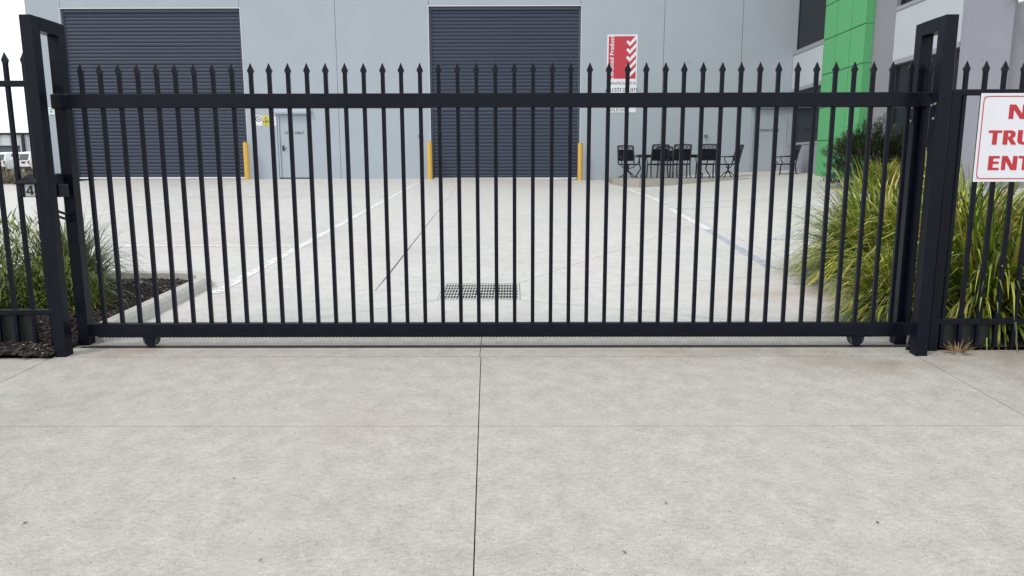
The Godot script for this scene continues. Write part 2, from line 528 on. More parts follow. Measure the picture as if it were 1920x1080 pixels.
func kerb_run(called: String, label: String, path: Array, side: float, h: float):
	var k := thing(called, label, "kerb")
	# cut into cast lengths with thin joints between
	var run := []
	var total := 0.0
	var pieces := []
	for i in path.size():
		if run.size() > 0: total += run[-1].distance_to(path[i])
		run.append(path[i])
		if total > 1.1 or i == path.size() - 1:
			if run.size() > 1: pieces.append(run)
			run = [path[i]]; total = 0.0
	for r in pieces:
		var e: Vector2 = (r[-1] - r[-2]).normalized() * 0.005
		r[-1] = r[-1] - e
		var b := MB.new()
		sweep(b, r, [Vector2(0, -0.03), Vector2(0.004, 0.02), Vector2(0.022, h * 0.7), Vector2(0.045, h * 0.95), Vector2(0.075, h), Vector2(0.125, h), Vector2(0.15, h * 0.86), Vector2(0.158, -0.03)], side)
		part("kerb_block", one(b, M.kerb_concrete), k)

func bed_height(x: float, z: float) -> float:
	return 0.02 + (0.075 * exp(-pow((z + 0.35) / 0.45, 2)) * smoothstep(-3.15, -3.4, x) if x < 0 else 0.0)

func bed(called: String, label: String, pts: Array, cell: float):
	var pk := PackedVector2Array()
	for p in pts: pk.append(Vector2(p[0], p[1]))
	var b := MB.new()
	var lo := pk[0]
	var hi := pk[0]
	for p in pk:
		lo = lo.min(p); hi = hi.max(p)
	var x := lo.x
	while x < hi.x:
		var z := lo.y
		while z < hi.y:
			var sq := PackedVector2Array([Vector2(x, z), Vector2(x + cell, z), Vector2(x + cell, z + cell), Vector2(x, z + cell)])
			for pc in Geometry2D.intersect_polygons(pk, sq):
				var q := []
				for p in pc: q.append(on_ground(p.x, p.y, bed_height(p.x, p.y)))
				b.poly(q, Vector3.UP)
			z += cell
		x += cell
	tag(part(called, one(b, M.soil), self), label, "", "", "structure")
	return pk

func chips(label: String, pk: PackedVector2Array, n: int, near: Rect2):
	var b := MB.new()
	b.box(Vector3.ZERO, Vector3(0.050, 0.006, 0.013), 0.002)
	var mesh := one(b, M.bark)
	var mm := MultiMesh.new()
	mm.transform_format = MultiMesh.TRANSFORM_3D
	mm.use_colors = true
	mm.mesh = mesh
	var xf := []
	while xf.size() < n:
		var p := Vector2(rng.randf_range(near.position.x, near.end.x), rng.randf_range(near.position.y, near.end.y))
		if not Geometry2D.is_point_in_polygon(p, pk): continue
		var s := rng.randf_range(0.45, 1.35)
		var bs := Basis.from_euler(Vector3(rng.randf_range(-0.5, 0.5), rng.randf() * TAU, rng.randf_range(-0.45, 0.45))).scaled_local(Vector3(s * rng.randf_range(0.6, 1.5), s, s * rng.randf_range(0.6, 1.5)))
		xf.append(Transform3D(bs, on_ground(p.x, p.y, bed_height(p.x, p.y) + rng.randf_range(-0.001, 0.014))))
	mm.instance_count = n
	for i in n:
		mm.set_instance_transform(i, xf[i])
		var t := rng.randf()
		var c := Color(0.030, 0.024, 0.025)
		if t > 0.965: c = Color(0.34, 0.31, 0.28)
		elif t > 0.85: c = Color(0.12, 0.098, 0.088)
		elif t > 0.5: c = Color(0.062, 0.049, 0.046)
		mm.set_instance_color(i, c * rng.randf_range(0.7, 1.3))
	var o := MultiMeshInstance3D.new()
	o.name = numbered("bark_mulch")
	o.multimesh = mm
	add_child(o, true)
	tag(o, label, "mulch", "", "stuff")

# ------------------------------------------------------------------ pickets, gate, fences
func spear_mesh() -> ArrayMesh:   # pressed spear point above a square bar, base at y = 0
	var b := MB.new()
	var rings := []
	for q in [[0.0, 0.0125, 0.0125], [0.010, 0.0135, 0.0120], [0.020, 0.0195, 0.0105], [0.027, 0.0205, 0.0095], [0.048, 0.0110, 0.0065], [0.074, 0.0015, 0.002]]:
		rings.append([Vector3(-q[1], q[0], -q[2]), Vector3(q[1], q[0], -q[2]), Vector3(q[1], q[0], q[2]), Vector3(-q[1], q[0], q[2])])
	b.loft(rings)
	return one(b, M.black_steel)

func pickets(parent: Node, x0: float, step: float, n: int, y0: float, tip: float, z: float, spear: Mesh):
	var bar_top := tip - 0.074
	var b := MB.new()
	b.box(Vector3(0, (bar_top - y0) * 0.5, 0), Vector3(0.0255, bar_top - y0, 0.0255), 0.002)
	var mesh := one(b, M.black_steel)
	for i in n:
		var p := part("picket", mesh, parent, Vector3(x0 + step * i, y0, z))
		p.rotation.y = rng.randf_range(-0.02, 0.02)
		p.rotation.z = rng.randf_range(-0.0012, 0.0012)
		part("spear_head", spear, p, Vector3(0, bar_top - y0, 0))

func build_gate():
	var g := thing("sliding_gate", "long black steel sliding gate of spear topped bars across the driveway", "gate")
	var spear := spear_mesh()
	var b := MB.new()
	b.bb(Vector3(-3.085, 1.642, -0.025), Vector3(2.80, 1.737, 0.025), 0.004)
	b.bb(Vector3(-3.012, 1.640, 0.0255), Vector3(-3.004, 1.738, 0.028), 0.001)
	part("top_rail", one(b, M.black_steel), g)
	b = MB.new()
	b.bb(Vector3(-2.995, 0.086, -0.025), Vector3(2.80, 0.178, 0.025), 0.004)
	part("bottom_rail", one(b, M.black_steel), g)
	b = MB.new()
	b.bb(Vector3(-2.93, 0.078, -0.012), Vector3(2.74, 0.0855, 0.012))
	for i in 226:
		b.bb(Vector3(-2.93 + i * 0.025, 0.0745, -0.012), Vector3(-2.918 + i * 0.025, 0.0785, 0.012))
	part("gear_rack", one(b, M.black_steel), g)
	pickets(g, -2.876, 0.1251, 46, 0.172, 1.934, 0.0, spear)
	for x in [-2.557, 2.395]:
		b = MB.new()
		var outline := []
		for q in [[-0.046, 0.086], [0.046, 0.086], [0.036, 0.06], [0.030, 0.03], [0.012, 0.014], [-0.012, 0.014], [-0.030, 0.03], [-0.036, 0.06]]:
			outline.append(Vector2(x + q[0], q[1]))
		for zz in [[0.024, 0.030], [-0.030, -0.024]]:
			b.prism(outline, zz[0], zz[1])
		b.bb(Vector3(x - 0.09, 0.079, -0.03), Vector3(x + 0.09, 0.0855, 0.03), 0.002)
		var br := part("wheel_bracket", one(b, M.black_steel), g)
		b = MB.new()
		b.cyl(Vector3(x, 0.066, -0.020), Vector3(x, 0.066, 0.020), 0.053, 28)
		part("tyre", one(b, M.wheel_rim), br)
		b = MB.new()
		b.cyl(Vector3(x, 0.066, -0.0215), Vector3(x, 0.066, 0.0215), 0.046, 28)
		part("wheel", one(b, M.wheel_steel), br)
	# right hand end plate with the keeper bolts
	var t := thing("gate_track", "dark steel ground track under the sliding gate", "track", Vector3(0, 0, 0))
	b = MB.new()
	b.bb(Vector3(-3.06, 0.001, -0.016), Vector3(2.98, 0.006, 0.022), 0.001)
	part("track_plate", one(b, M.dark_iron), t)
	b = MB.new()
	b.tube([Vector3(-3.0, 0.008, 0), Vector3(2.98, 0.008, 0)], 0.007, 8)
	part("track_rod", one(b, M.dark_iron), t)

func gate_frame(called: String, label: String, x0: float, x1: float, top: float, inner: float):
	var g := thing(called, label, "gate post")
	var b := MB.new()
	b.bb(Vector3(x0, -0.04, 0.14), Vector3(x1, top, 0.22), 0.003)
	part("front_post", one(b, M.black_steel), g)
	b = MB.new()
	b.bb(Vector3(x0, -0.04, -0.125), Vector3(x1, top, -0.045), 0.003)
	part("rear_post", one(b, M.black_steel), g)
	b = MB.new()
	b.bb(Vector3(x0 + 0.0003, top - 0.085, -0.0452), Vector3(x1 - 0.0003, top - 0.0003, 0.1402))
	part("top_beam", one(b, M.black_steel), g)
	if inner > 0.0:
		for k in 2:
			b = MB.new()
			b.tube([Vector3(x0 + 0.04, 0.985 - 0.035 * k, 0.145), Vector3(x0 + 0.035, 0.955 - 0.035 * k, 0.05), Vector3(x0 + 0.04, 0.925 - 0.035 * k, -0.05)], 0.009, 8)
			part("latch_rod", one(b, M.black_steel), g)
		return g
	for zz in [0.18, -0.085]:
		b = MB.new()
		var s := signf(inner)
		var xf := x1 if s > 0 else x0
		b.bb(Vector3(xf, 1.53, zz - 0.036), Vector3(xf + s * 0.005, 1.665, zz + 0.036), 0.001)
		var pl := part("guide_bracket", one(b, M.black_steel), g)
		for q in [[-0.02, 1.64], [0.018, 1.645], [0.012, 1.555]]:
			b = MB.new()
			b.tube([Vector3(xf + s * 0.005, q[1], zz + q[0]), Vector3(xf + s * 0.012, q[1], zz + q[0])], 0.0085, 6)
			part("bolt", one(b, M.zinc), pl)
	return g

func fence(called: String, label: String, x0: float, step: float, n: int, tip: float, rt: float, rb: float, base: float, ra: float, re: float) -> Node3D:
	var f := thing(called, label, "fence")
	var z := 0.08
	var spear := spear_mesh()
	pickets(f, x0, step, n, base, tip, z, spear)
	var b := MB.new()
	b.bb(Vector3(ra, rt - 0.038, z - 0.019), Vector3(re, rt, z + 0.019), 0.003)
	part("top_rail", one(b, M.black_steel), f)
	b = MB.new()
	b.bb(Vector3(ra, rb - 0.038, z - 0.019), Vector3(re, rb, z + 0.019), 0.003)
	part("bottom_rail", one(b, M.black_steel), f)
	return f

func build_fences():
	gate_frame("gate_catch_post", "tall black double post frame that catches the gate on the left", -3.108, -3.030, 2.203, 1.0)
	gate_frame("gate_guide_post", "tall black double post frame the gate slides through on the right", 2.700, 2.782, 2.188, -1.0)
	var f := fence("picket_fence", "black spear topped fence left of the gate beside the letterbox", -3.32 - 0.123 * 20, 0.123, 22, 1.996, 1.816, 0.293, 0.03, -5.9, -3.11)
	var b := MB.new()
	b.bb(Vector3(-5.9, 0.03, 0.045), Vector3(-3.345, 0.26, 0.052), 0.001)
	part("plinth_sheet", one(b, M.plinth_plastic), f)
	f = fence("picket_fence", "black spear topped fence right of the gate carrying the no truck sign", 2.945, 0.1235, 24, 1.926, 1.746, 0.218, 0.015, 2.785, 5.9)
	b = MB.new()
	b.bb(Vector3(2.85, -0.03, 0.04), Vector3(2.915, 1.735, 0.105), 0.003)
	part("fence_post", one(b, M.black_steel), f)
	b = MB.new()
	b.bb(Vector3(2.92, 0.02, 0.045), Vector3(3.30, 0.185, 0.052), 0.001)
	part("plinth_sheet", one(b, M.plinth_plastic), f)
	# latch striker in the catch frame
	# letterbox
	var m := thing("letterbox", "black steel letterbox with house number plate on the left fence", "letterbox", Vector3(-3.12, 1.06, 0.06))
	b = MB.new()
	b.bb(Vector3(-0.185, 0.0, -0.055), Vector3(0.09, 0.085, 0.055), 0.004)
	part("box_body", one(b, M.black_steel), m)
	b = MB.new()
	b.loft([[Vector3(-0.197, 0.0855, -0.06), Vector3(0.055, 0.0855, -0.06), Vector3(0.055, 0.0855, 0.07), Vector3(-0.197, 0.0855, 0.07)], [Vector3(-0.197, 0.094, -0.06), Vector3(0.055, 0.094, -0.06), Vector3(0.055, 0.094, 0.07), Vector3(-0.197, 0.094, 0.07)], [Vector3(-0.135, 0.155, -0.06), Vector3(0.05, 0.155, -0.06), Vector3(0.05, 0.155, 0.0), Vector3(-0.135, 0.155, 0.0)]])
	part("sloping_lid", one(b, M.black_steel), m)
	b = MB.new()
	b.bb(Vector3(-0.135, 0.005, 0.0555), Vector3(-0.072, 0.085, 0.058))
	var pl := part("number_plate", one(b, M.plate_grey), m)
	lettering("4", 0.062, M.print_black, pl, Vector3(-0.104, 0.045, 0.0585), Basis(), 1.15, true, "numeral", 0.002)
	# sign on the right fence
	var s := thing("no_truck_sign", "white rectangular sign reading no truck entry in red letters", "sign", Vector3(3.36, 1.435, 0.105))
	b = MB.new()
	b.bb(Vector3(-0.32, -0.285, -0.0015), Vector3(0.32, 0.285, 0.0015))
	part("sign_board", one(b, M.sign_white), s)
	b = MB.new()
	var ro := []
	var ri := []
	for k in 4:
		var cx: float = [0.27, -0.27, -0.27, 0.27][k]
		var cy: float = [0.235, 0.235, -0.235, -0.235][k]
		for p in arc(Vector2(cx, cy), 0.033, 90 * k, 90 * k + 90, 6): ro.append(p)
		for p in arc(Vector2(cx, cy), 0.0265, 90 * k, 90 * k + 90, 6): ri.append(p)
	for i in ro.size():
		var j := (i + 1) % ro.size()
		b.poly([Vector3(ro[i].x, ro[i].y, 0.0025), Vector3(ro[j].x, ro[j].y, 0.0025), Vector3(ri[j].x, ri[j].y, 0.0025), Vector3(ri[i].x, ri[i].y, 0.0025)], Vector3(0, 0, 1))
	part("red_border", one(b, M.sign_red), s)
	for k in 3:
		lettering("NO", 0.091, M.sign_red, s, Vector3(-0.0035 + 0.0035 * k, 0.165, 0.0025), Basis(), 1.45, true, "lettering", 0.002 + 0.0002 * k)
	for k in 3:
		lettering("TRUCK", 0.091, M.sign_red, s, Vector3(-0.0035 + 0.0035 * k, 0.0, 0.0025), Basis(), 1.22, true, "lettering", 0.002 + 0.0002 * k)
	for k in 3:
		lettering("ENTRY", 0.091, M.sign_red, s, Vector3(-0.0035 + 0.0035 * k, -0.165, 0.0025), Basis(), 1.22, true, "lettering", 0.002 + 0.0002 * k)
	for q in [[-0.297, 0.262], [-0.297, -0.262], [0.297, 0.262], [0.297, -0.262]]:
		b = MB.new()
		b.tube([Vector3(q[0], q[1], 0.001), Vector3(q[0], q[1], 0.005)], 0.006, 8)
		part("screw", one(b, M.zinc), s)

# ------------------------------------------------------------------ warehouse
func roller_door(parent: Node, x0: float, x1: float, y0: float, y1: float):
	var z := FACADE - 0.10
	var b := MB.new()
	b.bb(Vector3(x0, y0, z - 0.09), Vector3(x1, y1, z - 0.05))
	var d := part("roller_door", one(b, M.roller_guide), parent)
	var pitch := 0.1145
	var n := int((y1 - y0) / pitch)
	var meshes := []
	for k in 3:
		b = MB.new()
		var prof := [[0.0, -0.022], [0.006, -0.004], [0.020, 0.006], [0.045, 0.013], [0.075, 0.012], [0.100, 0.002], [0.110, -0.008], [0.1145, -0.022]]
		var sag := [0.0, 0.0025, -0.002][k] as float
		var xs := [x0 + 0.06, lerpf(x0, x1, 0.35), lerpf(x0, x1, 0.7), x1 - 0.06]
		for i in prof.size() - 1:
			for j in 3:
				var q := []
				for e in [[j, i], [j + 1, i], [j + 1, i + 1], [j, i + 1]]:
					var w: float = sag * (1.0 if e[0] in [1, 2] else 0.0)
					q.append(Vector3(xs[e[0]], prof[e[1]][0] + w, prof[e[1]][1] + w * 0.8))
				var nn := Vector3(0, -(prof[i + 1][1] - prof[i][1]), prof[i + 1][0] - prof[i][0]).normalized()
				b.poly(q, nn)
		b.poly([Vector3(x0 + 0.06, 0, -0.022), Vector3(x1 - 0.06, 0, -0.022), Vector3(x1 - 0.06, 0, -0.04), Vector3(x0 + 0.06, 0, -0.04)], Vector3.DOWN)
		meshes.append(one(b, M.roller_steel))
	for i in n:
		part("slat", meshes[rng.randi_range(0, 2)], d, Vector3(0, y0 + i * pitch, z))
	for x in [x0, x1 - 0.06]:
		b = MB.new()
		b.bb(Vector3(x, y0, z - 0.03), Vector3(x + 0.06, y1, z + 0.03), 0.004)
		part("guide_rail", one(b, M.roller_guide), d)
	b = MB.new()
	b.bb(Vector3(x0 + 0.06, y1 - 0.1, z - 0.02), Vector3(x1 - 0.06, y1 - 0.002, z + 0.045), 0.01)
	part("head_rail", one(b, M.roller_guide), d)
	b = MB.new()
	b.bb(Vector3(x0 + 0.06, y0 - 0.05, z - 0.03), Vector3(x1 - 0.06, y0 + 0.004, z + 0.03), 0.004)
	part("bottom_seal", one(b, M.white_flashing), d)
	return d

func hinged_door(parent: Node, x0: float, x1: float, y0: float, y1: float, handle_left: bool):
	var z := FACADE - 0.03
	var b := MB.new()
	b.bb(Vector3(x0, y0, z - 0.05), Vector3(x1, y1, z), 0.003)
	var d := part("door", one(b, M.wall_paint), parent)
	b = MB.new()
	b.bb(Vector3(x0 - 0.06, y0, z - 0.06), Vector3(x0 - 0.006, y1 + 0.05, z + 0.035), 0.004)
	b.bb(Vector3(x1 + 0.006, y0, z - 0.06), Vector3(x1 + 0.06, y1 + 0.05, z + 0.035), 0.004)
	b.bb(Vector3(x0 - 0.006, y1 + 0.006, z - 0.06), Vector3(x1 + 0.006, y1 + 0.05, z + 0.035), 0.004)
	part("door_frame", one(b, M.wall_paint), d)
	b = MB.new()
	b.bb(Vector3(x0 + 0.02, y0 - 0.03, z - 0.06), Vector3(x1 - 0.02, y0 - 0.004, z + 0.02))
	part("threshold", one(b, M.dark_trim), d)
	b = MB.new()
	b.prism([Vector2(0.0, 0.0), Vector2(0.10, 0.0), Vector2(0.10, 0.06), Vector2(0.0, 0.19)], x0 - 0.12, x1 + 0.17, Transform3D(Basis(Vector3(0, 0, 1), Vector3(0, 1, 0), Vector3(1, 0, 0)), Vector3(0, y1 + 0.06, FACADE)))
	part("door_hood", one(b, M.wall_paint), d)
	var hx := x0 + 0.09 if handle_left else x1 - 0.09
	b = MB.new()
	b.tube([Vector3(hx, y0 + 0.98, z), Vector3(hx, y0 + 0.98, z + 0.05)], 0.022, 10)
	b.tube([Vector3(hx, y0 + 0.98, z + 0.05), Vector3(hx + (0.12 if handle_left else -0.12), y0 + 0.97, z + 0.05)], 0.014, 8)
	b.bb(Vector3(hx - 0.035, y0 + 0.88, z), Vector3(hx + 0.035, y0 + 1.06, z + 0.008), 0.002)
	part("handle", one(b, M.dark_trim), d)
	for hy in [0.25, 1.0, 1.75]:
		b = MB.new()
		var xx := x1 + 0.003 if handle_left else x0 - 0.003
		b.tube([Vector3(xx, y0 + hy, z + 0.004), Vector3(xx, y0 + hy + 0.1, z + 0.004)], 0.012, 8)
		part("hinge", one(b, M.seal_grey), d)
	lettering("STAFF ONLY", 0.08, M.print_dark, d, Vector3((x0 + x1) * 0.5 + 0.02, y0 + 1.47, z + 0.002))

func wall_panel(parent: Node, rects: Array, m: Material):
	var b := MB.new()
	for r in rects:
		b.bb(Vector3(r[0], r[2], FACADE - 0.16), Vector3(r[1], r[3], FACADE), 0.003 if rects.size() == 1 else 0.0)
	return part("wall_panel", one(b, m), parent)

func build_warehouse():
	var w := thing("warehouse", "grey precast concrete warehouse with two dark roller doors", "warehouse")
	var p: Material = M.wall_paint
	var top := 9.2
	var g := 0.006
	wall_panel(w, [[-15.85, -14.72, 0.8, top]], p)
	wall_panel(w, [[-14.72 + g * 2, -8.90 - g, 6.40, top]], p)
	wall_panel(w, [[-8.90 + g, -7.88, 0.8, top], [-6.79, -5.81 - g, 0.8, top], [-7.88, -6.79, 3.03, top]], p)
	wall_panel(w, [[-5.81 + g, -2.76 - g, 0.8, top]], p)
	wall_panel(w, [[-2.76 + g, 2.165 - g, 6.445, top]], p)
	wall_panel(w, [[2.165 + g, 4.88 - g, 0.8, top]], p)
	wall_panel(w, [[4.88 + g, 7.42 - g, 0.8, top]], p)
	wall_panel(w, [[7.42 + g, 7.86, 0.8, top], [9.05, 9.32, 0.8, top], [7.86, 9.05, 3.20, top]], p)
	var b := MB.new()
	b.bb(Vector3(-15.8, 0.8, FACADE - 0.40), Vector3(9.2, top - 0.05, FACADE - 0.24))
	part("wall_core", one(b, M.seal_grey), w)
	b = MB.new()
	b.bb(Vector3(-15.85, 0.8, -52), Vector3(-15.65, top, FACADE - 0.17))
	b.bb(Vector3(-15.64, 0.8, -52), Vector3(16.0, top, -51.8))
	part("side_wall", one(b, p), w)
	b = MB.new()
	b.bb(Vector3(-15.9, top + 0.003, -52.05), Vector3(16.05, top + 0.2, FACADE + 0.02), 0.01)
	part("roof", one(b, M.seal_grey), w)
	roller_door(w, -14.72, -8.90, 0.985, 6.385)
	roller_door(w, -2.76, 2.165, 0.945, 6.43)
	# pale corner trims round the openings
	for q in [[-14.72, -8.90, 6.385, 0.93], [-2.76, 2.165, 6.43, 0.9]]:
		b = MB.new()
		b.bb(Vector3(q[0] - 0.012, q[2] - 0.0, FACADE + 0.001), Vector3(q[1] + 0.012, q[2] + 0.025, FACADE + 0.006))
		b.bb(Vector3(q[0] - 0.03, q[3], FACADE + 0.001), Vector3(q[0] - 0.0125, q[2] + 0.035, FACADE + 0.006))
		b.bb(Vector3(q[1] + 0.0125, q[3], FACADE + 0.001), Vector3(q[1] + 0.03, q[2] + 0.035, FACADE + 0.006))
		part("opening_trim", one(b, M.flashing), w)
	hinged_door(w, -7.80, -6.87, 0.965, 2.99, true)
	hinged_door(w, 7.93, 8.98, 1.015, 3.16, true)
	b = MB.new()
	b.bb(Vector3(-15.85, 0.82, FACADE + 0.001), Vector3(-14.74, 1.15, FACADE + 0.012), 0.003)
	part("plinth_band", one(b, M.wall_paint_mid), w)
	for q in [[-3.134, 2.345], [6.347, 2.338]]:
		b = MB.new()
		b.bb(Vector3(q[0] - 0.055, q[1] - 0.03, FACADE), Vector3(q[0] + 0.055, q[1] + 0.02, FACADE + 0.09), 0.008)
		b.tube([Vector3(q[0] - 0.02, q[1] - 0.09, FACADE + 0.045), Vector3(q[0] - 0.02, q[1] - 0.03, FACADE + 0.045)], 0.02, 8)
		part("door_switch", one(b, M.seal_grey), w)

	# ---- signs on the warehouse
	var s := thing("warning_sign", "yellow warning sign with black triangle beside the staff door", "sign", Vector3(-8.225, 2.83, FACADE + 0.004))
	b = MB.new()
	b.bb(Vector3(-0.115, -0.17, -0.003), Vector3(0.115, 0.17, 0.003))
	part("sign_board", one(b, M.sign_yellow), s)
	b = MB.new()
	for k in 3:
		var a := Vector2(0, 0.13).rotated(TAU * k / 3.0) + Vector2(0, 0.015)
		var c := Vector2(0, 0.13).rotated(TAU * (k + 1) / 3.0) + Vector2(0, 0.015)
		var ai := Vector2(0, 0.10).rotated(TAU * k / 3.0) + Vector2(0, 0.015)
		var ci := Vector2(0, 0.10).rotated(TAU * (k + 1) / 3.0) + Vector2(0, 0.015)
		b.prism([a, c, ci, ai], 0.003, 0.005)
	b.prism([Vector2(-0.045, -0.03), Vector2(0.045, -0.03), Vector2(0.02, 0.0), Vector2(0.0, 0.05), Vector2(-0.02, 0.0)], 0.003, 0.005)
	part("warning_symbol", one(b, M.print_black), s)
	b = MB.new()
	for q in [[-0.105, 0.09], [-0.145, 0.05]]:
		b = MB.new()
		b.bb(Vector3(-q[1], q[0], 0.003), Vector3(q[1], q[0] + 0.011, 0.0045))
		part("printed_line", one(b, M.print_dark), s)
	s = thing("no_entry_sign", "small white sign with a crossed circle left of the yellow warning sign", "sign", Vector3(-8.475, 2.84, FACADE + 0.004))
	b = MB.new()
	b.bb(Vector3(-0.11, -0.165, -0.003), Vector3(0.11, 0.165, 0.003))
	part("sign_board", one(b, M.sign_white), s)
	b = MB.new()
	var ring := []
	for k in 21: ring.append(Vector3(0.085 * cos(TAU * k / 20), 0.055 + 0.085 * sin(TAU * k / 20), 0.004))
	b.tube(ring, 0.009, 6)
	b.tube([Vector3(-0.06, 0.115, 0.004), Vector3(0.06, -0.005, 0.004)], 0.009, 6)
	b.tube([Vector3(-0.05, 0.0, 0.004), Vector3(0.04, 0.09, 0.004)], 0.006, 6)
	part("crossed_circle", one(b, M.print_dark), s)
	s = thing("safety_notice", "narrow white notice with a dark spot right of the yellow warning sign", "sign", Vector3(-7.985, 2.82, FACADE + 0.004))
	b = MB.new()
	b.bb(Vector3(-0.085, -0.155, -0.003), Vector3(0.085, 0.155, 0.003))
	part("sign_board", one(b, M.sign_white), s)
	b = MB.new()
	b.tube([Vector3(-0.03, 0.11, 0.003), Vector3(-0.03, 0.11, 0.0045)], 0.03, 12)
	part("printed_spot", one(b, M.print_dark), s)
	for q in [[-0.02, 0.05], [-0.06, 0.03]]:
		b = MB.new()
		b.bb(Vector3(-0.05, q[0], 0.003), Vector3(q[1], q[0] + 0.008, 0.0045))
		part("printed_line", one(b, M.print_dark), s)
	s = thing("exit_sign", "small white and green sign on the warehouse corner behind the left post", "sign", Vector3(-15.33, 3.14, FACADE + 0.004))
	b = MB.new()
	b.bb(Vector3(-0.1, -0.14, -0.003), Vector3(0.1, 0.14, 0.003))
	part("sign_board", one(b, M.sign_white), s)
	b = MB.new()
	b.bb(Vector3(-0.09, -0.13, 0.003), Vector3(0.09, -0.09, 0.0045)); b.bb(Vector3(-0.09, 0.06, 0.003), Vector3(0.09, 0.08, 0.0045))
	b.bb(Vector3(-0.04, -0.03, 0.003), Vector3(0.04, 0.03, 0.0045))
	part("green_print", one(b, M.sign_green), s)

	# ---- the tall red and white product board
	s = thing("product_board", "tall red and white product board with a column of ticks", "billboard", Vector3(3.53, 4.305, FACADE + 0.012))
	b = MB.new()
	b.bb(Vector3(-0.495, -1.235, -0.011), Vector3(0.495, 1.235, 0.0), 0.003)
	part("board", one(b, M.sign_white), s)
	b = MB.new()
	b.bb(Vector3(-0.45, -0.155, 0.0), Vector3(0.45, 1.185, 0.002))
	part("red_field", one(b, M.board_red), s)
	lettering("Certified Product", 0.125, M.sign_white, s, Vector3(-0.335, 0.515, 0.003), Basis(Vector3(0, 0, 1), PI / 2), 0.95)
	for k in 5:
		b = MB.new()
		var oy := 1.0 - 0.245 * k
		var tk := PackedVector2Array([Vector2(0.12, oy), Vector2(0.185, oy + 0.06), Vector2(0.245, oy - 0.01), Vector2(0.451, oy + 0.22), Vector2(0.451, oy + 0.085), Vector2(0.245, oy - 0.13)])
		var clip := PackedVector2Array([Vector2(-0.45, -0.155), Vector2(0.4505, -0.155), Vector2(0.4505, 1.185), Vector2(-0.45, 1.185)])
		for pc in Geometry2D.intersect_polygons(tk, clip):
			var q := []
			for v in pc: q.append(v)
			b.prism(q, 0.002, 0.004)
		part("tick", one(b, M.sign_white), s)
	lettering("Manufactured to", 0.095, M.print_dark, s, Vector3(0.0, -0.29, 0.002), Basis(), 0.95, false)
	lettering("Australian", 0.15, M.print_dark, s, Vector3(0.0, -0.49, 0.002), Basis(), 1.12, false)
	lettering("Standards", 0.15, M.print_dark, s, Vector3(0.0, -0.74, 0.002), Basis(), 1.12, false)
	lettering("RAILBOARD", 0.10, M.print_dark, s, Vector3(-0.09, -1.15, 0.002), Basis(), 0.95, false)

	# ---- bollards
	b = MB.new()
	b.tube([Vector3(0, -0.05, 0), Vector3(0, 1.2, 0)], 0.083, 24)
	var bm := one(b, M.yellow_paint)
	b = MB.new()
	b.tube([Vector3(0, 1.2, 0), Vector3(0, 1.212, 0), Vector3(0, 1.222, 0)], 0.086, 24, 0.05)
	var cap := one(b, M.yellow_paint)
	var spots := [[-8.86, "right of the left roller door"], [-2.79, "left of the middle roller door"], [2.18, "right of the middle roller door"]]
	for q in spots:
		var o := thing("bollard", "yellow steel bollard standing " + q[1], "bollard", on_ground(q[0], FACADE + 0.28), 0, "yellow bollards beside the roller doors")
		part("bollard_tube", bm, o)
		part("bollard_cap", cap, o)

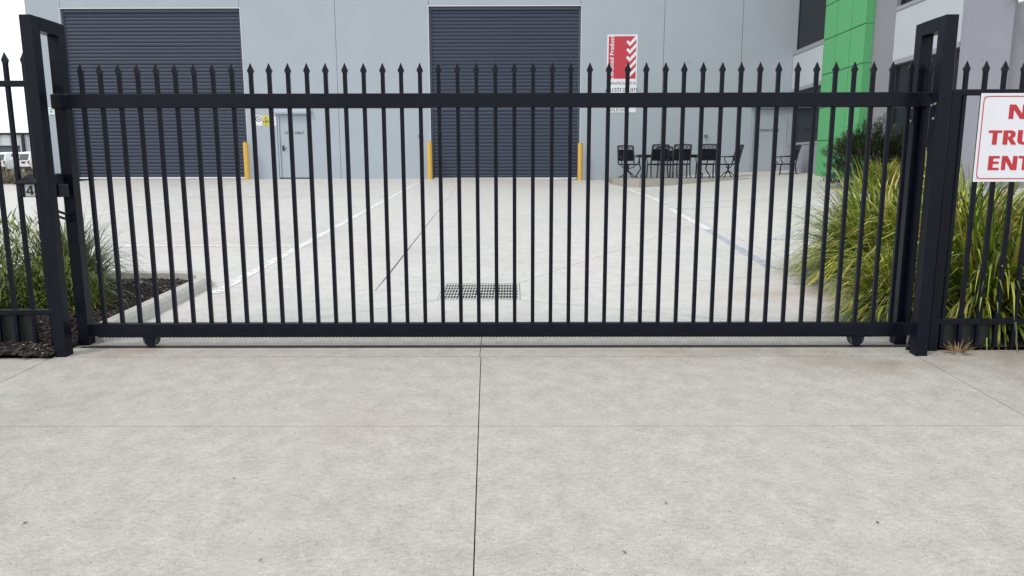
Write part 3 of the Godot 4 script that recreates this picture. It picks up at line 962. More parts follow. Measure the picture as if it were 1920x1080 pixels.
# ------------------------------------------------------------------ office wing
func build_office():
	var o := thing("office_wing", "pale two storey office wing with a green clad bay", "office building")
	var X := 9.11
	var b: MB
	var top := 9.2
	var wall := func(z0: float, z1: float, y0: float, y1: float, m: Material, called := "wall", dx := 0.0):
		var bb := MB.new()
		bb.bb(Vector3(X + dx, y0, z0), Vector3(X + 0.2, y1, z1), 0.004)
		part(called, one(bb, m), o)
	var window := func(z0: float, z1: float, y0: float, y1: float, mull: Array):
		var bb := MB.new()
		var fx := X + 0.09
		bb.bb(Vector3(fx, y0, z0), Vector3(fx + 0.05, y0 + 0.05, z1), 0.003)
		bb.bb(Vector3(fx, y1 - 0.05, z0), Vector3(fx + 0.05, y1, z1), 0.003)
		for zz in [z0, z1 - 0.05] + mull:
			bb.bb(Vector3(fx, y0 + 0.05, zz), Vector3(fx + 0.05, y1 - 0.05, zz + 0.05), 0.003)
		var fr := part("window", one(bb, M.window_frame), o)
		var edges := [z0 + 0.05] + mull + [z1 - 0.05]
		edges.sort()
		for k in edges.size() - 1:
			bb = MB.new()
			var a: float = edges[k] + (0.05 if k > 0 else 0.0)
			bb.bb(Vector3(fx + 0.02, y0 + 0.05, a), Vector3(fx + 0.03, y1 - 0.05, edges[k + 1]))
			part("pane", one(bb, M.dark_glass), fr)
	var sill := func(z0: float, z1: float, y0: float, y1: float):
		var bb := MB.new()
		bb.bb(Vector3(X - 0.02, y0, z0), Vector3(X + 0.1, y1, z1), 0.004)
		part("sill", one(bb, M.sill_metal), o)
	# rear bay, beside the warehouse
	window.call(FACADE + 0.02, -16.55, 4.99, top, [])
	sill.call(FACADE + 0.02, -16.55, 4.862, 4.99)
	wall.call(FACADE + 0.02, -16.55, 3.80, 4.86, M.wall_paint_light, "spandrel")
	sill.call(FACADE + 0.02, -16.55, 3.69, 3.798)
	window.call(FACADE + 0.02, -16.55, 2.05, 3.69, [])
	sill.call(FACADE + 0.02, -16.55, 1.98, 2.05)
	wall.call(FACADE + 0.02, -16.55, 0.8, 1.978, M.wall_paint_mid)
	# pier
	wall.call(-16.54, -13.1, 0.6, top, M.wall_paint_grey, "pier")
	# front bay
	window.call(-13.09, -10.42, 5.01, top, [-11.75])
	sill.call(-13.09, -10.42, 4.92, 5.01)
	wall.call(-13.09, -10.42, 3.79, 4.918, M.wall_paint_light, "spandrel")
	sill.call(-13.09, -10.42, 3.68, 3.788)
	window.call(-13.09, -10.42, 1.6, 3.68, [-11.75])
	wall.call(-13.09, -10.42, 0.4, 1.598, M.wall_paint_mid)
	# end wall facing the street and the rest of the shell
	b = MB.new()
	b.bb(Vector3(X, 0.3, -10.40), Vector3(10.02, top, -10.2), 0.006)
	part("end_wall", one(b, M.wall_paint_mid), o)
	b = MB.new()
	b.bb(Vector3(10.03, 0.3, -10.60), Vector3(16.0, top, -10.42), 0.006)
	part("end_wall", one(b, M.wall_paint_grey), o)
	b = MB.new()
	b.bb(Vector3(15.8, 0.3, -51.7), Vector3(16.0, top, -10.41))
	part("side_wall", one(b, M.wall_paint_mid), o)
	b = MB.new()
	b.bb(Vector3(X - 0.03, top + 0.205, FACADE + 0.0), Vector3(16.05, top + 0.35, -10.15), 0.01)
	b.bb(Vector3(X, top + 0.001, FACADE + 0.03), Vector3(16.0, top + 0.204, -10.2))
	part("roof", one(b, M.seal_grey), o)
	b = MB.new()
	b.bb(Vector3(X + 0.35, 0.8, FACADE + 0.05), Vector3(X + 0.45, top, -10.45))
	part("wall_core", one(b, M.seal_grey), o)
	# green bay: a backing box with cassette panels
	var G := 8.90
	b = MB.new()
	b.bb(Vector3(G + 0.012, 0.7, -16.66), Vector3(X, top, -14.15))
	var bay := part("green_bay", one(b, M.green_backing), o)
	var zs := [-16.67, -15.84, -14.97, -14.14]
	var ys := [0.75, 2.03, 2.96, 3.89, 4.86, 5.79, 6.74, 7.69, 8.64, 9.2]
	for r in ys.size() - 1:
		for c in 3:
			b = MB.new()
			b.bb(Vector3(G, ys[r] + 0.012, zs[c] + 0.011), Vector3(G + 0.0115, ys[r + 1] - 0.012, zs[c + 1] - 0.011), 0.004)
			part("cladding_panel", one(b, M.green_cladding if (r * 2 + c) % 5 else M.green_cladding_second), bay)
		b = MB.new()
		b.bb(Vector3(G + 0.012, ys[r] + 0.006, -14.149), Vector3(X - 0.004, ys[r + 1] - 0.006, -14.138), 0.003)
		part("return_panel", one(b, M.green_cladding), bay)
	# small things on the end wall
	b = MB.new()
	b.tube([Vector3(9.98, 4.62, -10.2), Vector3(9.98, 4.62, -10.06)], 0.05, 14)
	b.tube([Vector3(9.98, 4.62, -10.08), Vector3(9.98, 4.55, -10.0), Vector3(9.98, 4.46, -9.98)], 0.07, 14, 0.05)
	part("wall_light", one(b, M.white_flashing), o)

	# ---- raised concrete platform
	var p := thing("platform", "low raised concrete platform along the warehouse wall", "platform")
	b = MB.new()
	var out := [Vector2(3.05, FACADE + 0.01), Vector2(3.05, -17.6), Vector2(3.32, -16.5), Vector2(3.62, -16.05), Vector2(9.05, -16.85), Vector2(9.08, FACADE + 0.01)]
	var fl := []
	for q in out: fl.append(Vector2(q.x, -q.y))
	var up := Transform3D(Basis(Vector3(1, 0, 0), Vector3(0, 0, -1), Vector3(0, 1, 0)), Vector3(0, 0, 0))
	b.prism(fl, 0.6, 0.953, up)
	part("platform_slab", one(b, M.platform_concrete), p)
	var kerb := [out[1], out[2], out[3]]
	for k in range(1, 6): kerb.append(out[3].lerp(out[4], k / 5.0))
	for k in kerb.size() - 1:
		b = MB.new()
		var a: Vector2 = kerb[k]
		var c: Vector2 = kerb[k + 1]
		var d := (c - a).normalized()
		var n := Vector2(-d.y, d.x)
		if n.dot(Vector2(0.3, 1)) < 0: n = -n
		if k < 2: n = Vector2(-absf(n.x), absf(n.y))
		a += d * 0.004; c -= d * 0.004
		var q := [a + n * 0.01, c + n * 0.01, c - n * 0.14, a - n * 0.14]
		var f2 := []
		for v in q: f2.append(Vector2(v.x, -v.y))
		b.prism(f2, 0.55, 0.957, up)
		part("kerb_block", one(b, M.platform_kerb), p)

# ------------------------------------------------------------------ patio furniture
func chair_top(c: Node3D, lean: float):
	# seat, arms and reclined lattice back; faces +z, floor at y = 0
	var b := MB.new()
	b.box(Vector3(0, 0.42, 0.02), Vector3(0.47, 0.03, 0.46), 0.012)
	part("seat", one(b, M.chair_sling), c)
	b = MB.new()
	for s in [-1.0, 1.0]:
		b.tube([Vector3(0.25 * s, 0.41, 0.26), Vector3(0.25 * s, 0.42, -0.2)], 0.021, 8)
	b.tube([Vector3(-0.25, 0.41, 0.26), Vector3(0.25, 0.41, 0.26)], 0.021, 8)
	b.tube([Vector3(-0.25, 0.42, -0.2), Vector3(0.25, 0.42, -0.2)], 0.021, 8)
	part("seat_frame", one(b, M.chair_metal), c)
	var zb := func(y: float) -> float: return -0.2 - lean * (y - 0.42)
	b = MB.new()
	for s in [-1.0, 1.0]:
		b.tube([Vector3(0.25 * s, 0.42, -0.2), Vector3(0.25 * s, 0.7, zb.call(0.7)), Vector3(0.245 * s, 0.98, zb.call(0.98) - 0.02)], 0.022, 8)
	b.tube([Vector3(-0.245, 0.98, zb.call(0.98) - 0.02), Vector3(0, 0.995, zb.call(0.98) - 0.022), Vector3(0.245, 0.98, zb.call(0.98) - 0.02)], 0.02, 8)
	b.tube([Vector3(-0.25, 0.86, zb.call(0.86) - 0.008), Vector3(0.25, 0.86, zb.call(0.86) - 0.008)], 0.012, 8)
	b.tube([Vector3(-0.25, 0.53, zb.call(0.53)), Vector3(0.25, 0.53, zb.call(0.53))], 0.012, 8)
	part("back_frame", one(b, M.chair_metal), c)
	b = MB.new()
	for k in 4:
		var x0 := -0.235 + k * 0.1175
		b.tube([Vector3(x0, 0.87, zb.call(0.87)), Vector3(x0 + 0.03, 0.945, zb.call(0.945)), Vector3(x0 + 0.059, 0.965, zb.call(0.965)), Vector3(x0 + 0.088, 0.945, zb.call(0.945)), Vector3(x0 + 0.1175, 0.87, zb.call(0.87))], 0.011, 6)
		b.tube([Vector3(x0, 0.96, zb.call(0.96)), Vector3(x0 + 0.059, 0.885, zb.call(0.885)), Vector3(x0 + 0.1175, 0.96, zb.call(0.96))], 0.010, 6)
	part("lattice", one(b, M.chair_metal), c)
	b = MB.new()
	b.flat([Vector3(-0.235, 0.535, zb.call(0.535)), Vector3(0.235, 0.535, zb.call(0.535)), Vector3(0.235, 0.855, zb.call(0.855) - 0.006), Vector3(-0.235, 0.855, zb.call(0.855) - 0.006)], Vector3(0, 0.7, -2))
	b.flat([Vector3(-0.235, 0.535, zb.call(0.535) - 0.008), Vector3(0.235, 0.535, zb.call(0.535) - 0.008), Vector3(0.235, 0.855, zb.call(0.855) - 0.014), Vector3(-0.235, 0.855, zb.call(0.855) - 0.014)], Vector3(0, 0.7, 2))
	part("backrest", one(b, M.chair_sling), c)
	for s in [-1.0, 1.0]:
		b = MB.new()
		b.tube([Vector3(0.26 * s, 0.64, zb.call(0.64)), Vector3(0.275 * s, 0.655, 0.05), Vector3(0.275 * s, 0.64, 0.2), Vector3(0.275 * s, 0.60, 0.265), Vector3(0.27 * s, 0.53, 0.25), Vector3(0.26 * s, 0.46, 0.19), Vector3(0.255 * s, 0.41, 0.2)], 0.015, 8)
		part("arm", one(b, M.chair_metal), c)

func make_chair(called: String, label: String, swivel: bool) -> Node3D:
	var c := thing(called, label, "chair", Vector3.ZERO, 0.0, "black patio chairs on the platform")
	chair_top(c, 0.2)
	var b: MB
	if swivel:
		b = MB.new()
		b.tube([Vector3(0, 0.2, 0.02), Vector3(0, 0.4, 0.02)], 0.028, 10)
		for s in [-1.0, 1.0]:
			b.tube([Vector3(0.24 * s, 0.40, 0.0), Vector3(0.16 * s, 0.32, 0.02), Vector3(0, 0.29, 0.02)], 0.014, 8)
		part("pedestal", one(b, M.chair_metal), c)
		for k in 4:
			var a := PI / 4 + k * PI / 2
			var d := Vector3(cos(a), 0, sin(a))
			b = MB.new()
			b.tube([Vector3(0, 0.22, 0.02), d * 0.12 + Vector3(0, 0.14, 0.02), d * 0.22 + Vector3(0, 0.05, 0.02), d * 0.33 + Vector3(0, 0.018, 0.02)], 0.017, 8)
			part("foot", one(b, M.chair_metal), c)
	else:
		for s in [-1.0, 1.0]:
			b = MB.new()
			b.tube([Vector3(0.25 * s, 0.42, 0.24), Vector3(0.255 * s, 0.2, 0.25), Vector3(0.26 * s, 0.0, 0.27)], 0.021, 8)
			part("leg", one(b, M.chair_metal), c)
			b = MB.new()
			b.tube([Vector3(0.25 * s, 0.42, -0.19), Vector3(0.252 * s, 0.2, -0.22), Vector3(0.26 * s, 0.0, -0.29)], 0.021, 8)
			part("leg", one(b, M.chair_metal), c)
	return c

func build_patio():
	var y := 0.955
	var t := thing("patio_table", "long black patio table with curved legs on the platform", "table", Vector3(4.95, y, -17.9))
	var b := MB.new()
	b.bb(Vector3(-1.13, 0.685, -0.5), Vector3(1.13, 0.71, 0.5), 0.008)
	part("tabletop", one(b, M.chair_metal), t)
	b = MB.new()
	for s in [-1.0, 1.0]:
		b.bb(Vector3(-1.03, 0.63, s * 0.42 - 0.012), Vector3(1.03, 0.684, s * 0.42 + 0.012), 0.003)
		b.bb(Vector3(s * 1.03 - 0.012, 0.63, -0.407), Vector3(s * 1.03 + 0.012, 0.684, 0.407), 0.003)
	part("apron", one(b, M.chair_metal), t)
	for sx in [-1.0, 1.0]:
		for sz in [-1.0, 1.0]:
			b = MB.new()
			b.tube([Vector3(0.98 * sx, 0.69, 0.4 * sz), Vector3(0.97 * sx, 0.45, 0.4 * sz), Vector3(0.93 * sx, 0.28, 0.4 * sz), Vector3(1.0 * sx, 0.16, 0.41 * sz), Vector3(1.06 * sx, 0.07, 0.43 * sz), Vector3(1.04 * sx, 0.0, 0.43 * sz)], 0.02, 8)
			part("leg", one(b, M.chair_metal), t)
	var g := "black patio chairs on the platform"
	var sw := make_chair("swivel_chair", "black swivel patio chair left of the long table, leftmost of all the chairs", true)
	sw.position = Vector3(3.50, y, -17.55); sw.rotation.y = 0.12
	var s2 := copy(sw, "black swivel patio chair seen from the side right of the long table", g)
	s2.position = Vector3(6.62, y, -17.6); s2.rotation.y = -PI / 2 + 0.1
	var ch := make_chair("patio_chair", "black patio chair leftmost of the three tucked against the long table", false)
	ch.position = Vector3(4.36, y, -17.30); ch.rotation.y = PI + 0.06
	var c2 := copy(ch, "black patio chair in the middle of the three at the long table", g)
	c2.position = Vector3(4.95, y, -18.72); c2.rotation.y = 0.05
	c2 = copy(ch, "black patio chair rightmost of the three tucked against the long table", g)
	c2.position = Vector3(5.03, y, -17.22); c2.rotation.y = PI - 0.03
	c2 = copy(ch, "black patio chair with its back outward at the right end of the table", g)
	c2.position = Vector3(5.80, y, -17.15); c2.rotation.y = PI - 0.1
	c2 = copy(ch, "black patio chair standing alone by the office wall in side view", g)
	c2.position = Vector3(8.42, y, -17.7); c2.rotation.y = -PI / 2 - 0.05

# ------------------------------------------------------------------ plants
func blade(b: MB, at: Vector3, az: float, el: float, length: float, droop: float, w: float, segs := 6):
	var dir := Vector3(cos(az) * cos(el), sin(el), sin(az) * cos(el))
	var side := Vector3(-sin(az), 0, cos(az))
	var p := at
	var step := length / segs
	var pl := p - side * w * 0.35
	var pr := p + side * w * 0.35
	var pn := side.cross(dir).normalized()
	var twist := rng.randf_range(-0.25, 0.25)
	for i in segs:
		var t := float(i + 1) / segs
		p += dir * step
		dir = (dir + Vector3(0, -droop * step * (0.4 + 1.4 * t), 0)).normalized()
		side = side.rotated(dir, twist / segs)
		var hw := w * 0.5 * (1.0 - pow(t, 3.0)) + 0.0004
		var nl := p - side * hw
		var nr := p + side * hw
		var nn := side.cross(dir).normalized()
		if nn.y < 0: nn = -nn
		b.tri(pl, pr, nr, pn, pn, nn)
		b.tri(pl, nr, nl, pn, nn, nn)
		pl = nl; pr = nr; pn = nn

func clump_mesh(n: int, rad: float, l0: float, l1: float, w: float, el0: float, el1: float, droop: float, cols: Array) -> ArrayMesh:
	var b := MB.new(true)
	for i in n:
		var az := rng.randf() * TAU
		var r := rad * sqrt(rng.randf())
		var raz := az + rng.randf_range(-0.7, 0.7)
		var el := deg_to_rad(lerpf(el0, el1, pow(rng.randf(), 0.8)))
		var c: Color = cols[mini(int(rng.randf() * rng.randf_range(0.75, 1.0) * cols.size()), cols.size() - 1)]
		b.tint = c * rng.randf_range(0.7, 1.3)
		blade(b, Vector3(cos(raz) * r, 0, sin(raz) * r), az, el, rng.randf_range(l0, l1) * (0.66 + 0.34 * sin(el)), droop * rng.randf_range(0.5, 1.4), w * rng.randf_range(0.6, 1.25), 6)
	return one(b, M.blade)

func stalk_mesh(n: int, rad: float, l0: float, l1: float) -> ArrayMesh:
	var b := MB.new(true)
	for i in n:
		b.tint = Color(0.30, 0.23, 0.12) * rng.randf_range(0.6, 1.2)
		blade(b, Vector3(rng.randf_range(-rad, rad), 0, rng.randf_range(-rad, rad)), rng.randf() * TAU, deg_to_rad(rng.randf_range(60, 88)), rng.randf_range(l0, l1), 0.25, 0.006, 5)
	return one(b, M.blade)

func bushy_mesh(n: int, size: Vector3, lw: float, ll: float, cols: Array) -> ArrayMesh:   # fine leaved weeds filling a mound
	var b := MB.new(true)
	for i in n:
		var p := Vector3(rng.randf_range(-1, 1), rng.randf(), rng.randf_range(-1, 1))
		var lim := sqrt(maxf(0.0, 1.0 - p.y * p.y * 0.92))
		if Vector2(p.x, p.z).length() > lim: continue
		p = p * size
		var c: Color = cols[rng.randi_range(0, cols.size() - 1)]
		b.tint = c * rng.randf_range(0.65, 1.3)
		blade(b, p, rng.randf() * TAU, deg_to_rad(rng.randf_range(-25, 65)), ll * rng.randf_range(0.5, 1.4), 2.5, lw, 3)
	return one(b, M.blade)

func build_plants():
	# lomandra on the right
	var greens := [Color(0.21, 0.29, 0.04), Color(0.36, 0.42, 0.05), Color(0.12, 0.19, 0.035), Color(0.50, 0.51, 0.07), Color(0.07, 0.12, 0.03), Color(0.44, 0.38, 0.11), Color(0.33, 0.23, 0.11)]
	var stalks := stalk_mesh(26, 0.3, 0.9, 1.35)
	var meshes := []
	for k in 3:
		meshes.append(clump_mesh(1900, 0.27, 0.72, 1.40, 0.027, 16, 84, 1.6, greens))
	var g := "strappy green tussock plants right of the gate"
	var spots := [
		[3.80, -1.35, 0.97, "big strappy tussock overhanging the kerb just right of the gate opening"],
		[3.72, -0.66, 0.84, "strappy tussock directly behind the no truck sign"],
		[4.55, -0.85, 0.95, "strappy tussock furthest right along the fence"],
		[4.35, -1.9, 1.02, "strappy tussock in the second row behind the sign"],
		[3.85, -2.6, 0.95, "yellowish strappy tussock at the back corner of the kerbed bed"],
		[5.30, -1.5, 1.0, "strappy tussock at the far right edge behind the sign"],
		[3.58, -1.95, 0.78, "strappy tussock leaning over the kerb behind the big one right of the gate"],
		[3.10, -0.75, 0.55, "small strappy tussock at the foot of the right gate post"]]
	for i in spots.size():
		var q: Array = spots[i]
		var t := thing("tussock_plant", q[3], "tussock", on_ground(q[0], q[1], 0.02), rng.randf() * TAU, g)
		t.scale = Vector3.ONE * q[2]
		tag(part("leaf_blades", meshes[i % 3], t), "", "", "", "stuff")
		if i in [3, 4, 5]: tag(part("dry_stalks", stalks, t), "", "", "", "stuff")
	# dry flower stalks and tussock in the far bed in front of the office
	var far := [[8.05, -11.0, 0.62, "dry brown tussock in front of the dark shrub"], [8.35, -9.9, 0.8, "dry stalky tussock right of the dark shrub"]]
	for i in far.size():
		var q: Array = far[i]
		var t := thing("far_tussock", q[3], "tussock", on_ground(q[0], q[1], 0.0), rng.randf() * TAU, "tussocks in the office garden bed")
		t.scale = Vector3.ONE * q[2]
		tag(part("leaf_blades", meshes[(i + 1) % 3], t), "", "", "", "stuff")
		tag(part("dry_stalks", stalks, t), "", "", "", "stuff")
	# left bed
	var weeds := [Color(0.16, 0.23, 0.045), Color(0.23, 0.29, 0.06), Color(0.29, 0.33, 0.08), Color(0.09, 0.14, 0.032), Color(0.33, 0.31, 0.11)]
	var grey := [Color(0.085, 0.115, 0.05), Color(0.13, 0.17, 0.075), Color(0.18, 0.20, 0.11), Color(0.055, 0.075, 0.04), Color(0.23, 0.21, 0.14)]
	var bush := bushy_mesh(9500, Vector3(0.68, 0.78, 0.60), 0.012, 0.10, weeds)
	var bush2 := bushy_mesh(8000, Vector3(0.62, 0.70, 0.55), 0.012, 0.10, weeds)
	var tuft := clump_mesh(420, 0.16, 0.5, 1.0, 0.014, 34, 86, 2.3, grey)
	var tuft2 := clump_mesh(300, 0.14, 0.3, 0.62, 0.011, 25, 85, 1.8, weeds)
	var tuft3 := clump_mesh(45, 0.3, 0.5, 0.95, 0.008, 55, 88, 0.9, weeds)
	var lefts := [
		[bush, -4.25, -0.95, 1.0, "bushy green weed mound behind the left fence beside the letterbox"],
		[bush2, -4.95, -0.80, 1.05, "bushy green weed mound at the left edge of the picture"],
		[bush2, -3.78, -0.90, 0.66, "smaller green weed mound behind the left gate post"]]
	for q in lefts:
		var t := thing("weed_mound", q[4], "weeds", on_ground(q[1], q[2], 0.03), rng.randf() * TAU, "green weeds in the left garden bed")
		t.scale = Vector3.ONE * q[3]
		tag(part("foliage", q[0], t), "", "", "", "stuff")
		tag(part("grass_stems", tuft3, t), "", "", "", "stuff")
	var tufts := [[tuft, -3.92, -1.30, 0.98, "tall grey green drooping grass right behind the left gate post"], [tuft, -4.15, -1.75, 0.9, "grey green drooping grass at the back of the left bed"], [tuft2, -3.56, -0.98, 0.62, "short bright green grass tuft on the mulch inside the left gate post"]]
	for q in tufts:
		var t := thing("grass_tuft", q[4], "grass tuft", on_ground(q[1], q[2], 0.03), rng.randf() * TAU, "drooping grasses in the left garden bed")
		t.scale = Vector3.ONE * q[3]
		tag(part("leaf_blades", q[0], t), "", "", "", "stuff")
	# dead tuft at the foot of the right fence
	var dead := [Color(0.36, 0.25, 0.13), Color(0.28, 0.19, 0.10), Color(0.42, 0.33, 0.2)]
	var dt := thing("dead_grass", "dead straw coloured grass tuft at the foot of the right fence", "grass tuft", on_ground(3.03, 0.14, 0.005))
	tag(part("leaf_blades", clump_mesh(60, 0.05, 0.05, 0.14, 0.005, 5, 60, 3.0, dead), dt), "", "", "", "stuff")
	# dry scrub at the edge of the yard on the far left
	var scrub := clump_mesh(260, 0.35, 0.4, 0.75, 0.014, 25, 85, 1.2, [Color(0.22, 0.18, 0.12), Color(0.13, 0.11, 0.08), Color(0.3, 0.26, 0.18), Color(0.08, 0.08, 0.05)])
	for q in [[-15.6, -17.4, 1.0, "dry brown scrub clump in front of the first white van"], [-14.85, -17.2, 0.9, "dry brown scrub clump nearest the warehouse corner"], [-16.4, -17.5, 0.9, "dry brown scrub clump furthest left by the vans"]]:
		var t := thing("dry_scrub", q[3], "scrub", on_ground(q[0], q[1], 0.0), rng.randf() * TAU, "dry scrub along the yard edge")
		t.scale = Vector3.ONE * q[2]
		tag(part("leaf_blades", scrub, t), "", "", "", "stuff")
	build_shrub()

func build_shrub():
	var s := thing("dark_shrub", "dense dark green shrub beside the green cladding", "shrub", on_ground(8.32, -12.2, 0.06))
	var b := MB.new()
	for k in 7:
		var a := k * 0.9
		b.tube([Vector3(0.05 * cos(a), -0.05, 0.05 * sin(a)), Vector3(0.25 * cos(a), 0.35, 0.25 * sin(a)), Vector3(0.5 * cos(a), 0.8, 0.5 * sin(a))], 0.028, 7, 0.008)
	part("stem", one(b, M.shrub_wood), s)
	b = MB.new(true)
	var cols := [Color(0.030, 0.048, 0.018), Color(0.045, 0.066, 0.024), Color(0.062, 0.082, 0.033), Color(0.022, 0.036, 0.014), Color(0.095, 0.10, 0.05)]
	for k in 700:
		# sprays that start inside the crown and point outward and up
		var d := Vector3(rng.randf_range(-1, 1), rng.randf_range(-0.45, 1), rng.randf_range(-1, 1)).normalized()
		var lob := 1.0 + 0.22 * sin(d.x * 5.0 + 1.0) * cos(d.z * 4.0) + 0.12 * sin(d.y * 9.0)
		var r := rng.randf_range(0.45, 0.92) * lob
		var c := Vector3(d.x * 0.86, 0.40 + d.y * 0.86, d.z * 0.8) * Vector3(r, 1, r)
		c.y = 0.40 + d.y * 0.90 * r
		if c.y < 0.04: c.y = 0.04
		var dir := (d + Vector3(0, 0.5, 0)).normalized()
		var az0 := atan2(dir.z, dir.x)
		var col: Color = cols[rng.randi_range(0, cols.size() - 1)]
		for j in 26:
			b.tint = col * rng.randf_range(0.7, 1.35)
			var p := c + dir * rng.randf_range(0.0, 0.3) + Vector3(rng.randf_range(-0.04, 0.04), rng.randf_range(-0.04, 0.04), rng.randf_range(-0.04, 0.04))
			blade(b, p, az0 + rng.randf_range(-1.3, 1.3), rng.randf_range(-0.2, 1.2), rng.randf_range(0.07, 0.15), 0.8, 0.015, 2)
	tag(part("foliage", one(b, M.blade), s), "", "", "", "stuff")

# ------------------------------------------------------------------ yard furniture
func build_grate():
	var g := thing("drain_grate", "rectangular galvanised steel drain grate set into the yard", "drain grate", Vector3(0, 0, 0))
	var x0 := -0.69
	var x1 := 0.04
	var z0 := -2.23
	var z1 := -1.48
	var tilt := func(x: float, z: float, dy: float) -> Vector3: return Vector3(x, -SLOPE * z + dy, z)
	var b := MB.new()
	b.bb(Vector3(x0 - 0.08, -0.65, z0 - 0.08), Vector3(x1 + 0.08, -0.55, z1 + 0.08))
	for q in [[x0 - 0.08, x0 - 0.006, z0 - 0.08, z1 + 0.08], [x1 + 0.006, x1 + 0.08, z0 - 0.08, z1 + 0.08], [x0 - 0.006, x1 + 0.006, z0 - 0.08, z0 - 0.006], [x0 - 0.006, x1 + 0.006, z1 + 0.006, z1 + 0.08]]:
		b.bb(Vector3(q[0], -0.55, q[2]), Vector3(q[1], 0.008, q[3]))
	part("pit", one(b, M.pit_concrete), g)
	b = MB.new()
	var bas := Basis(Vector3.RIGHT, atan(SLOPE))
	var mid: Vector3 = tilt.call((x0 + x1) * 0.5, (z0 + z1) * 0.5, 0.0)
	for q in [[0.0, -0.37], [0.0, 0.37]]:
		b.box(mid + bas * Vector3(0, -0.008, q[1]), Vector3(0.746, 0.02, 0.012), 0.001, bas)
	for q in [-0.367, 0.367]:
		b.box(mid + bas * Vector3(q, -0.008, 0), Vector3(0.012, 0.02, 0.728), 0.001, bas)
	part("frame", one(b, M.grate_steel), g)
	for k in 27:
		b = MB.new()
		b.box(mid + bas * Vector3(-0.3536 + k * 0.0272, -0.0155, 0), Vector3(0.0045, 0.025, 0.725), 0.0, bas)
		part("bearing_bar", one(b, M.grate_steel), g)
	for k in 6:
		b = MB.new()
		b.box(mid + bas * Vector3(0, -0.003, -0.31 + k * 0.124), Vector3(0.725, 0.006, 0.012), 0.0, bas)
		part("cross_bar", one(b, M.grate_steel), g)

func build_beds():
	kerb_run("bed_kerb", "rounded concrete kerb round the left mulch bed", [Vector2(-2.97, -0.13), Vector2(-2.97, -1.0), Vector2(-2.97, -1.95)] + arc(Vector2(-3.45, -1.97), 0.48, 0, -90, 8) + [Vector2(-4.6, -2.45), Vector2(-5.8, -2.45), Vector2(-7.0, -2.45)], -1.0, 0.105)
	kerb_run("bed_kerb", "low concrete kerb round the tussock bed right of the gate", [Vector2(2.94, -0.2), Vector2(2.95, -0.9), Vector2(2.97, -1.7), Vector2(3.02, -2.2), Vector2(3.15, -2.6), Vector2(3.4, -2.95), Vector2(3.8, -3.15), Vector2(4.6, -3.2), Vector2(5.8, -3.2), Vector2(7.0, -3.2)], 1.0, 0.09)
	var pk: PackedVector2Array = bed("mulch_bed_soil", "dark soil under the mulch left of the gate", [[-7, -2.31], [-3.5, -2.31], [-3.25, -2.2], [-3.13, -1.95], [-3.12, -0.3], [-3.12, 0.262], [-7, 0.262]], 0.2)
	chips("dark bark chip mulch covering the left garden bed", pk, 30000, Rect2(-5.0, -2.3, 2.0, 2.57))
	pk = bed("tussock_bed_soil", "dark soil under the tussocks right of the gate", [[3.1, -0.2], [3.0, 0.076], [9, 0.076], [9, -3.05], [3.85, -3.0], [3.5, -2.82], [3.2, -2.3], [3.12, -1.7]], 0.25)
	chips("dead leaf and bark litter under the tussocks on the right", pk, 4000, Rect2(3.0, -3.0, 2.6, 3.05))
	bed("office_bed_soil", "dark garden soil beside the office wing", [[8.3, -9.0], [9.1, -8.8], [9.1, -13.5], [8.2, -13.2], [8.0, -11.5]], 0.5)

func build_litter():
	var b := MB.new(true)
	for q in [[-1.62, 0.86], [-0.62, 0.36], [-1.22, 1.98], [-1.9, 2.35], [-0.35, 1.25], [-0.55, 1.62], [0.62, 2.2], [1.4, 2.35], [-2.4, 2.6], [2.3, 1.9], [1.75, 0.62], [-0.9, 2.6], [2.35, 0.9], [0.4, 2.55], [-1.1, 1.5], [-0.13, -0.12], [0.55, -4.0], [1.2, -5.0]]:
		b.tint = [Color(0.11, 0.09, 0.07), Color(0.17, 0.15, 0.12), Color(0.07, 0.06, 0.05)][rng.randi_range(0, 2)]
		var s := rng.randf_range(0.004, 0.010)
		blade(b, on_ground(q[0], q[1], 0.004), rng.randf() * TAU, rng.randf_range(0.0, 0.5), s * 2.0, 20.0, s, 3)
	for k in 60:
		b.tint = Color(0.14, 0.12, 0.1) * rng.randf_range(0.5, 1.4)
		var p := Vector2(rng.randf_range(1.6, 3.3), rng.randf_range(0.09, 0.24))
		blade(b, on_ground(p.x, p.y, 0.005), rng.randf() * TAU, rng.randf_range(0.0, 0.6), rng.randf_range(0.006, 0.02), 15.0, 0.005, 2)
	tag(part("leaf_litter", one(b, M.blade), self), "scattered dead leaf scraps on the driveway concrete", "litter", "", "stuff")

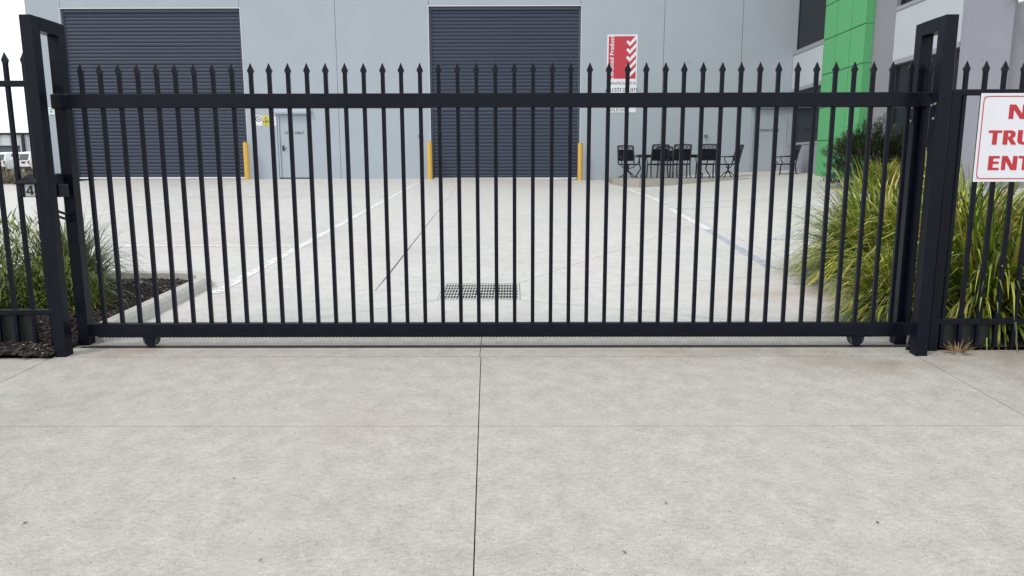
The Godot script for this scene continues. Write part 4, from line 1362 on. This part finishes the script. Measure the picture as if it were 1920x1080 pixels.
# ------------------------------------------------------------------ far left background
func make_van(label: String) -> Node3D:
	# tail at +z, nose at -z; about 4.7 m long
	var v := thing("white_van", label, "van", Vector3.ZERO, 0.0, "white vans parked beyond the yard")
	var b := MB.new()
	var rings := []
	for q in [[2.30, 0.62, 0.86, 0.80, 0.98], [2.34, 0.42, 0.90, 0.86, 1.02], [2.10, 0.40, 0.92, 0.76, 1.74], [1.70, 0.40, 0.93, 0.74, 1.80], [-0.5, 0.40, 0.93, 0.74, 1.80], [-1.05, 0.40, 0.92, 0.78, 1.16], [-2.1, 0.42, 0.88, 0.80, 1.0], [-2.35, 0.5, 0.80, 0.72, 0.8]]:
		var mid := lerpf(q[1], q[4], 0.55)
		rings.append([Vector3(-q[2] * 0.95, q[1], q[0]), Vector3(q[2] * 0.95, q[1], q[0]), Vector3(q[2], mid, q[0]), Vector3(q[3], q[4] - 0.06, q[0]), Vector3(q[3] - 0.12, q[4], q[0]), Vector3(-q[3] + 0.12, q[4], q[0]), Vector3(-q[3], q[4] - 0.06, q[0]), Vector3(-q[2], mid, q[0])])
	b.loft(rings)
	part("body", one(b, M.car_white), v)
	b = MB.new()
	b.flat([Vector3(-0.68, 1.10, 2.335), Vector3(0.68, 1.10, 2.335), Vector3(0.62, 1.60, 2.18), Vector3(-0.62, 1.60, 2.18)], Vector3.ZERO)
	part("rear_window", one(b, M.car_glass), v)
	for s in [-1.0, 1.0]:
		for q in [[1.75, 0.85], [0.75, -0.15], [-0.25, -0.62]]:
			b = MB.new()
			b.flat([Vector3(0.895 * s, 1.22, q[0]), Vector3(0.895 * s, 1.22, q[1]), Vector3(0.80 * s, 1.62, q[1]), Vector3(0.80 * s, 1.62, q[0])], Vector3.ZERO)
			part("side_window", one(b, M.car_glass), v)
		b = MB.new()
		b.bb(Vector3(0.72 * s, 0.78, 2.28), Vector3(0.86 * s, 1.06, 2.39), 0.02)
		part("tail_light", one(b, M.car_red), v)
		b = MB.new()
		b.bb(Vector3(0.93 * s, 1.1, -0.55), Vector3(1.08 * s, 1.28, -0.42), 0.03)
		part("mirror", one(b, M.car_black), v)
		for z in [1.45, -1.5]:
			b = MB.new()
			b.cyl(Vector3(0.72 * s, 0.34, z), Vector3(0.945 * s, 0.34, z), 0.34, 20)
			var w := part("wheel", one(b, M.car_black), v)
			b = MB.new()
			b.cyl(Vector3(0.94 * s, 0.34, z), Vector3(0.955 * s, 0.34, z), 0.2, 14)
			part("rim", one(b, M.bare_steel), w)
	b = MB.new()
	b.bb(Vector3(-0.88, 0.36, 2.2), Vector3(0.88, 0.6, 2.44), 0.04)
	part("bumper", one(b, M.car_black), v)
	b = MB.new()
	b.bb(Vector3(-0.26, 0.86, 2.33), Vector3(0.26, 0.97, 2.37), 0.01)
	part("number_plate_recess", one(b, M.car_black), v)
	return v

func build_background():
	var v := make_van("white van with a dark rear window, left of the two beyond the yard")
	v.position = Vector3(-41.9, gy(0, -58), -58); v.rotation.y = -0.5
	var v2 := copy(v, "white van mostly hidden behind the gate post, right of the first van")
	v2.position = Vector3(-38.8, gy(0, -58), -56.4); v2.rotation.y = -0.5
	var s := thing("far_shed", "pale grey metal shed far off at the left edge", "shed")
	var b := MB.new()
	b.bb(Vector3(-82, 0.6, -95), Vector3(-42, 5.05, -75.2))
	part("shed_core", one(b, M.shed_dark), s)
	var x := -82.0
	while x < -42.0:
		b = MB.new()
		var y0 := 3.85 if x < -54.9 else 0.6
		b.bb(Vector3(x + 0.02, y0, -75.18), Vector3(x + 0.98, 5.05, -75.0), 0.03)
		part("cladding_sheet", one(b, M.shed_cladding), s)
		x += 1.0
	b = MB.new()
	b.bb(Vector3(-82.2, 5.05, -95.2), Vector3(-41.8, 5.25, -74.8), 0.03)
	part("roof", one(b, M.dark_trim), s)
	b = MB.new()
	b.tube([Vector3(-53.5, 0.6, -74.85), Vector3(-53.5, 5.05, -74.85)], 0.17, 12)
	part("downpipe", one(b, M.dark_trim), s)

# ------------------------------------------------------------------ main
func _ready():
	rng.seed = 20240611
	tone_noise.seed = 3; tone_noise.frequency = 0.55; tone_noise.fractal_octaves = 4
	patch_noise.seed = 8; patch_noise.frequency = 0.3; patch_noise.fractal_octaves = 2
	# camera
	var cam := Camera3D.new()
	cam.name = "camera"
	add_child(cam)
	var bx := Vector3(1.0, -0.0020, -0.0031)
	var by := Vector3(0.0025, 0.98660, -0.16316)
	bx = bx.normalized()
	by = (by - bx * bx.dot(by)).normalized()
	cam.transform = Transform3D(Basis(bx, by, bx.cross(by)), Vector3(0, 1.24, 4.9416))
	cam.fov = rad_to_deg(2.0 * atan(540.0 / 1350.0))
	cam.near = 0.05
	cam.far = 1500.0
	cam.current = true
	# overcast sky
	var sm := ProceduralSkyMaterial.new()
	sm.sky_top_color = Color(0.90, 0.925, 0.95)
	sm.sky_horizon_color = Color(0.985, 0.99, 1.0)
	sm.sky_curve = 0.25
	sm.ground_horizon_color = Color(0.70, 0.70, 0.69)
	sm.ground_bottom_color = Color(0.62, 0.61, 0.59)
	sm.sun_angle_max = 0.0
	sm.energy_multiplier = 1.0
	var sky := Sky.new()
	sky.sky_material = sm
	var env := Environment.new()
	env.background_mode = Environment.BG_SKY
	env.sky = sky
	env.background_energy_multiplier = 1.0
	env.tonemap_mode = Environment.TONE_MAPPER_LINEAR
	env.tonemap_exposure = 1.45
	env.sdfgi_enabled = true
	env.ssao_enabled = true
	env.ssil_enabled = true
	var we := WorldEnvironment.new()
	we.name = "world_environment"
	we.environment = env
	add_child(we)
	var sun := DirectionalLight3D.new()
	sun.name = "sun"
	sun.light_energy = 0.35
	sun.light_color = Color(1.0, 0.97, 0.92)
	sun.light_angular_distance = 14.0
	sun.shadow_enabled = true
	add_child(sun)
	sun.look_at_from_position(Vector3(-5, 8, 4), Vector3.ZERO)

	make_materials()
	build_ground()
	build_warehouse()
	build_office()
	build_beds()
	build_gate()
	build_fences()
	build_grate()
	build_patio()
	build_plants()
	build_litter()
	build_background()
